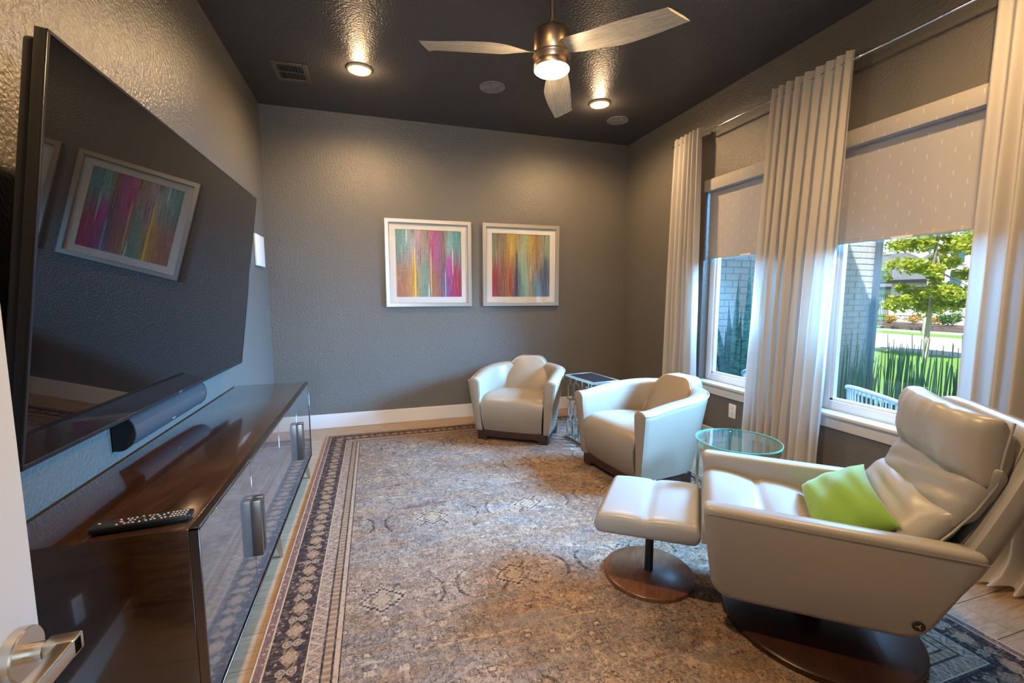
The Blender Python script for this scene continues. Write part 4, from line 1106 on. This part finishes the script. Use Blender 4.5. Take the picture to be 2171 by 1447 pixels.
sbox('patio', M['concrete'], 'concrete patio outside the windows', XR + WT, 4.95, -2.5, 4.1, GZ - .1, GZ)
sbox('planting_bed', M['soil'], 'mulched planting bed with tall green reeds', 4.95, 6.6, -2.5, 4.1, GZ - .1, GZ + .02)
sbox('ground', M['lawn'], 'front lawn between the planting bed and the street', 6.6, 14.6, -20, 40, -.5, -.30)
sbox('ground', M['lawn'], 'side lawn behind the brick wall', 3.2, 6.6, 4.3, 40, -.5, -.32)
sbox('path', M['concrete'], 'near concrete sidewalk and kerb of the street', 14.6, 15.2, -20, 40, -.5, -.27)
sbox('road', M['asphalt'], 'pale concrete street beyond the lawn', 15.2, 20.0, -20, 40, -.5, -.34)
sbox('path', M['concrete'], 'far kerb of the street', 20.0, 20.35, -20, 40, -.5, -.24)
sbox('ground', M['lawn'], 'grass verge across the street', 20.35, 21.6, -20, 40, -.5, -.22)
sbox('path', M['concrete'], 'far concrete sidewalk across the street', 21.6, 22.7, -20, 40, -.5, -.20)
sbox('ground', M['lawn'], 'neighbour lawn across the street', 22.7, 60, -40, 80, -.5, -.18)
sbox('planting_bed', M['soil'], 'mulched bed before the neighbouring house', 24.6, 27.9, 8, 19, -.3, -.12)
bm = BM(); prism(bm, [(22.7, 14.6), (25.4, 14.4), (25.4, 11), (22.7, 11)], lambda p: (p[0], p[1], -.3), lambda p: (p[0], p[1], -.10)); structure('planting_bed', bm, M['soil'], 'brown mulched bed beside the neighbour driveway')

# neighbouring houses
def hip(bm, x0, x1, y0, y1, z0, zr, inset):
    b = [bm.verts.new(p) for p in ((x0, y0, z0), (x1, y0, z0), (x1, y1, z0), (x0, y1, z0))]
    xm = (x0 + x1) / 2; r0, r1 = bm.verts.new((xm, y0 + inset, zr)), bm.verts.new((xm, y1 - inset, zr))
    for f in ((b[0], b[1], r0), (b[1], b[2], r1, r0), (b[2], b[3], r1), (b[3], b[0], r0, r1), (b[3], b[2], b[1], b[0])): bm.faces.new(f)
def house(label, x0, x1, y0, y1, zw, zr, inset, wins, loc_extra=None, wall_m=None):
    h = thing('house', label, 'house', ((x0 + x1) / 2, (y0 + y1) / 2, -.2)); cx_, cy_ = (x0 + x1) / 2, (y0 + y1) / 2
    bm = BM(); bx(bm, x0 - cx_, x1 - cx_, y0 - cy_, y1 - cy_, 0, zw); finish('wall', bm, wall_m or M['house_white'], h)
    bm = BM(); hip(bm, x0 - cx_ - .5, x1 - cx_ + .5, y0 - cy_ - .5, y1 - cy_ + .5, zw, zr, inset); finish('roof', bm, M['roof'], h, None)
    bm = BM(); bx(bm, x0 - cx_ - .56, x0 - cx_ - .46, y0 - cy_ - .55, y1 - cy_ + .55, zw - .16, zw + .03); finish('gutter', bm, M['iron'], h)
    for ya, yb, za, zb in wins:
        bm = BM(); bx(bm, x0 - cx_ - .06, x0 - cx_ + .01, ya - cy_ - .08, yb - cy_ + .08, za - .08, zb + .08); w_ = finish('window', bm, M['vinyl'], h)
        bm = BM(); bx(bm, x0 - cx_ - .075, x0 - cx_ - .05, ya - cy_, yb - cy_, za, zb); finish('pane', bm, M['house_glass'], w_)
    return h
h_ = house('white stone house with a tall front and a steep grey roof across the street', 28, 38, 8.2, 17.6, 2.35, 6.9, 4.6, [(15.6, 16.4, .8, 2.0), (14.95, 15.35, .9, 2.0)])
bm = BM(); bx(bm, 27.2 - 33, 31 - 33, 9.5 - 12.9, 14.75 - 12.9, 0, 6.0); tf = finish('tall_front', bm, M['house_white'], h_)
bm = BM(); hip(bm, 26.9 - 33, 32 - 33, 9.2 - 12.9, 15.05 - 12.9, 6.0, 8.2, 2.0); finish('roof', bm, M['roof'], h_, None)
for ya, yb, za, zb in ((14.0, 14.45, 3.1, 3.8), (14.05, 14.5, 1.9, 2.7), (14.0, 14.45, .95, 1.5), (12.6, 13.4, 1.0, 2.4), (12.6, 13.4, 3.4, 4.6)):
    bm = BM(); bx(bm, 27.14 - 33, 27.21 - 33, ya - 12.98, yb - 12.82, za - .08, zb + .08); w_ = finish('window', bm, M['vinyl'], h_)
    bm = BM(); bx(bm, 27.12 - 33, 27.15 - 33, ya - 12.9, yb - 12.9, za, zb); finish('pane', bm, M['house_glass'], w_)
house('grey roofed house farther down the street', 40, 50, 24.5, 33.5, 2.2, 5.3, 3.2, [(26, 27, .8, 1.9)], wall_m=M['siding'])
# low stacked stone front of the house
sw = thing('garden_wall', 'low white stacked stone wall before the neighbouring house', 'garden wall', (27.7, 15.4, -.15))
rs = random.Random(9)
for r in range(4):
    y_ = -1.5 + rs.uniform(0, .3)
    while y_ < 1.5:
        L_ = rs.uniform(.45, .9); bm = BM(); bx(bm, -.15 + rs.uniform(-.02, .02), .15, y_, min(1.6, y_ + L_ - .03), r * .19, r * .19 + .175, .02, 1); finish('stone', bm, M['house_white'], sw); y_ += L_
fn_ = thing('iron_fence', 'black iron fence beside the neighbouring house', 'fence', (29, 18.7, -.18))
bm = BM(); bx(bm, -.02, .02, -.9, 1.6, 1.45, 1.50); bx(bm, -.02, .02, -.9, 1.6, .25, .30); finish('rail', bm, M['iron'], fn_)
pk = None
for i in range(26):
    if pk is None:
        bm = BM(); bx(bm, -.012, .012, -.012, .012, 0, 1.62); p_ = finish('picket', bm, M['iron'], fn_); pk = p_.data; p_.location = (0, -.9 + i * .1, 0)
    else: obj_of('picket', pk, fn_, (0, -.9 + i * .1, 0))

# foliage
def leaf_cloud(bm, blobs, n, size, rg, flat=.6):
    tot = sum(r ** 2 for _, r in blobs)
    for c, r in blobs:
        for _ in range(int(n * r * r / tot)):
            d = Vector((rg.gauss(0, 1), rg.gauss(0, 1), rg.gauss(0, flat))); d.normalize(); d.z *= flat + .2
            p = Vector(c) + d * r * rg.uniform(.35, 1.0)
            a = Vector((rg.uniform(-1, 1), rg.uniform(-1, 1), rg.uniform(-.6, .6))).normalized(); b = a.cross(Vector((rg.uniform(-1, 1), rg.uniform(-1, 1), rg.uniform(-1, 1)))).normalized()
            s_ = size * rg.uniform(.6, 1.3)
            v = [bm.verts.new(p + a * s_ * k1 + b * s_ * k2) for k1, k2 in ((-1, 0), (-.1, .55), (1, 0), (-.1, -.55))]
            bm.faces.new(v)
def tree(name, label, base, trunk, blobs, n, size, m, seed, group=None, r0=.062):
    t_ = thing(name, label, 'tree', base, 0, group); rg = random.Random(seed)
    bm = BM(); tube(bm, trunk, .1, 10, radii=[r0 * (1 - .75 * i / (len(trunk) - 1)) for i in range(len(trunk))])
    fork = Vector(trunk[len(trunk) // 2])
    for c, r in blobs[:8]:
        cc = Vector(c); tube(bm, [fork + (Vector(trunk[-1]) - fork) * rg.uniform(0, .7), fork.lerp(cc, .6) + Vector((0, 0, .05)), cc], .02, 6, radii=[.028, .018, .008])
    finish('trunk', bm, M['bark'], t_)
    bm = BM(); leaf_cloud(bm, blobs, n, size, rg); finish('crown', bm, m, t_, None, False)
    return t_
rg = random.Random(21)
bl_ = []
for i in range(46):
    z_ = rg.uniform(.95, 3.2); R_ = .98 * math.sin(PI * min(1, (z_ - .70) / 2.75)) ** .7 + .12
    a = rg.uniform(0, 2 * PI); q_ = R_ * rg.uniform(.35, 1) ; bl_.append(((q_ * math.cos(a), q_ * math.sin(a), z_ + .3), rg.uniform(.16, .34)))
tree('street_tree', 'young tree with bright yellow green leaves and a pale trunk by the street', (13.6, 7.62, -.30), [(0, 0, 0), (.01, .01, .7), (.02, 0, 1.4), (.0, .03, 2.2), (.02, 0, 2.9), (0, 0, 3.5)], bl_, 12000, .055, M['maple'], 31)
bl2 = [((rg.uniform(-1.2, 1.2), rg.uniform(-1.5, 1.5), rg.uniform(3.4, 5.2)), rg.uniform(.4, .7)) for _ in range(26)]
tree('street_tree', 'taller sparse green tree beyond the yellow green tree', (17.6, 10.6, -.3) if False else (21.0, 11.9, -.25), [(0, 0, 0), (.03, 0, 1.5), (0, .03, 3.0), (0, 0, 4.6)], bl2, 1100, .075, M['maple_dark'], 33)
def shrub(label, base, r, h, n, m, seed, size=.06, group='shrubs across the street'):
    s_ = thing('shrub', label, 'shrub', base, 0, group); rg_ = random.Random(seed)
    blobs = [((rg_.uniform(-r, r) * .6, rg_.uniform(-r, r) * .6, h * rg_.uniform(.35, .75)), r * rg_.uniform(.4, .6)) for _ in range(7)]
    bm = BM(); leaf_cloud(bm, blobs, n, size, rg_, .8); finish('foliage', bm, m, s_, None, False)
    bm = BM()
    for k in range(4): tube(bm, [(0, 0, 0), (blobs[k][0][0] * .5, blobs[k][0][1] * .5, blobs[k][0][2] * .6), blobs[k][0]], .012, 5)
    finish('stem', bm, M['bark'], s_)
shrub('large round green shrub beside the iron fence', (26.3, 17.9, -.15), .85, 1.6, 1800, M['maple_dark'], 41, .09)
for i, (x_, y_, h_) in enumerate(((25.4, 17.4, .5), (25.6, 15.9, .45), (25.8, 15.2, .5), (26.4, 14.6, .42))):
    shrub('low golden shrub in the mulched bed across the street', (x_, y_, -.13), .38, h_, 320, M['golden'], 50 + i, .06, 'golden shrubs across the street')
for i, (x_, y_) in enumerate(((26.2, 13.7), (26.2, 12.6), (25.0, 13.2))):
    shrub('low green shrub in the mulched bed across the street', (x_, y_, -.13), .45, .7, 380, M['maple_dark'], 60 + i, .06, 'green shrubs across the street')
# horsetail clumps
rg = random.Random(77)
def reeds(label, x_, y_, n, group):
    t_ = thing('horsetail_plant', label, 'plant', (x_, y_, GZ + .02), 0, group)
    bm = BM()
    for _ in range(n):
        a, q_ = rg.uniform(0, 6.28), rg.uniform(0, .25) ; bx_, by_ = q_ * math.cos(a), q_ * 1.2 * math.sin(a); h_ = rg.uniform(.62, 1.0) * (1.06 if rg.random() < .12 else .94)
        lx_, ly_ = rg.gauss(0, .02), rg.gauss(0, .03)
        pts = [(bx_ + lx_ * f * f, by_ + ly_ * f * f, h_ * f) for f in (0, .4, .75, 1)]
        tube(bm, pts, .005, 5, radii=[.0062, .006, .0052, .0028])
    finish('stalks', bm, M['reed'], t_, 60, False)
    bm = BM()
    for _ in range(60):
        a = rg.uniform(0, 6.28); L_ = rg.uniform(.12, .2); d_ = Vector((math.cos(a), math.sin(a), 0)); o_ = Vector((rg.uniform(-.15, .15), rg.uniform(-.15, .15), 0))
        tube(bm, [o_, o_ + d_ * L_ * .4 + Vector((0, 0, L_ * .8)), o_ + d_ * L_ * .9 + Vector((0, 0, L_ * .7))], .004, 4, radii=[.004, .003, .001])
    finish('fine_blades', bm, M['reed'], t_, 60, False)
for i, (x_, y_) in enumerate(((5.36, 3.66), (5.36, 3.04), (5.36, 2.42), (6.00, 3.60), (6.00, 2.96), (6.00, 2.32))):
    reeds('upright green horsetail clump in the bed past the patio', x_, y_, 46, 'horsetail clumps past the patio')
# sword-leaved plant
sp = thing('sword_leaf_plant', 'tall dark green sword-leaved plant against the white brick wall', 'plant', (3.72, 3.74, GZ))
bm = BM(); lathe(bm, [(.0005, 0), (.15, 0), (.19, .26), (.20, .28), (.17, .28), (.16, .22), (.0005, .22)], 36); finish('pot', bm, M['siding'], sp)
rg = random.Random(14)
LV = [(-.02, -.10, 1.66, .05), (-.05, .02, 1.48, .12), (.05, -.12, 1.3, -.1), (-.02, .10, 1.22, .16), (.02, .04, 1.12, .05), (.0, -.05, 1.18, -.05), (-.06, .10, 1.0, .22), (.06, .0, 1.0, -.02), (.0, .14, .92, .30), (.03, -.10, .95, -.18), (-.05, -.02, .9, .02), (.05, .10, .86, .36), (-.02, .08, .82, .42), (.0, .14, .78, .5), (.06, -.06, .8, -.3), (-.06, .05, .78, .3), (.02, .12, .7, .55), (-.03, -.12, .75, -.4), (.08, .05, .74, .2), (-.08, .0, .7, .1), (0, 0, 1.05, .1), (.03, .08, .95, .15)]
for bx_, by_, L_, ln in LV:
    bm = BM(); rings = []; tw_ = rg.uniform(-.6, .6); fx_ = rg.uniform(-.12, .12)
    for i in range(12):
        f = i / 11; w_ = .042 * (math.sin(PI * min(1, .18 + f * .82)) ** .55) * (1 - f ** 4) + .0006
        c = Vector((bx_ + fx_ * f * f, by_ + ln * L_ * f ** 1.6 * .55, .22 + L_ * f * math.cos(ln * .7 * f)))
        a = tw_ + f * .5; e = Vector((-.62 + .35 * math.cos(a), .68 + .25 * math.sin(a), 0)).normalized(); nn = e.cross(Vector((0, 0, 1)))
        rings.append([c - e * w_, c + nn * .004, c + e * w_, c + nn * -.003])
    loft(bm, rings); finish('leaf', bm, M['sword'], sp, 60)
# white wicker tub chairs on the patio
def wicker(label, loc, rz):
    w_ = thing('wicker_chair', label, 'outdoor chair', loc, rz, 'white wicker chairs on the patio')
    hoop = lambda r, z, dy=0: [Vector((r * math.sin(a), r * .92 * -math.cos(a) + dy, z(a))) for a in [PI * .28 + (2 * PI - PI * .56) * i / 40 for i in range(41)]]
    zt = lambda a: .50 + .17 * (.5 - .5 * math.cos(a)) ** 1.5
    bm = BM(); tube(bm, hoop(.33, zt), .016, 8); finish('top_rail', bm, M['wicker'], w_)
    bm = BM(); tube(bm, hoop(.30, lambda a: .34), .010, 8); finish('seat_rail', bm, M['wicker'], w_)
    bm = BM(); tube(bm, hoop(.318, lambda a: .43 + .06 * (.5 - .5 * math.cos(a))), .005, 6); finish('weave_band', bm, M['wicker'], w_)
    top, lo = hoop(.33, zt), hoop(.30, lambda a: .34); sp_ = None
    for i in range(0, 41):
        bm = BM(); tube(bm, [lo[i], lo[i].lerp(top[i], .5) * 1.01, top[i]], .0055, 5); finish('spindle', bm, M['wicker'], w_)
    bm = BM(); lathe(bm, [(.0005, .33), (.29, .33), (.30, .345), (.28, .36), (.0005, .365)], 40); finish('seat', bm, M['wicker'], w_)
    for a in (.6, 2.3, 4.0, 5.6):
        bm = BM(); cyl(bm, (.24 * math.sin(a), -.24 * math.cos(a), .34), (.30 * math.sin(a), -.30 * math.cos(a), 0), .013, .010, 10); finish('leg', bm, M['wicker'], w_)
wicker('white wicker tub chair in front of the green reeds', (3.86, 2.30, GZ), math.radians(70)); bpy.data.objects['wicker_chair'].scale = (1.05, 1.05, 1.12)
wicker('white wicker tub chair beside the sword-leaved plant', (3.66, 3.12, GZ), math.radians(110)); bpy.data.objects['wicker_chair.001'].scale = (1.1, 1.1, 1.2)
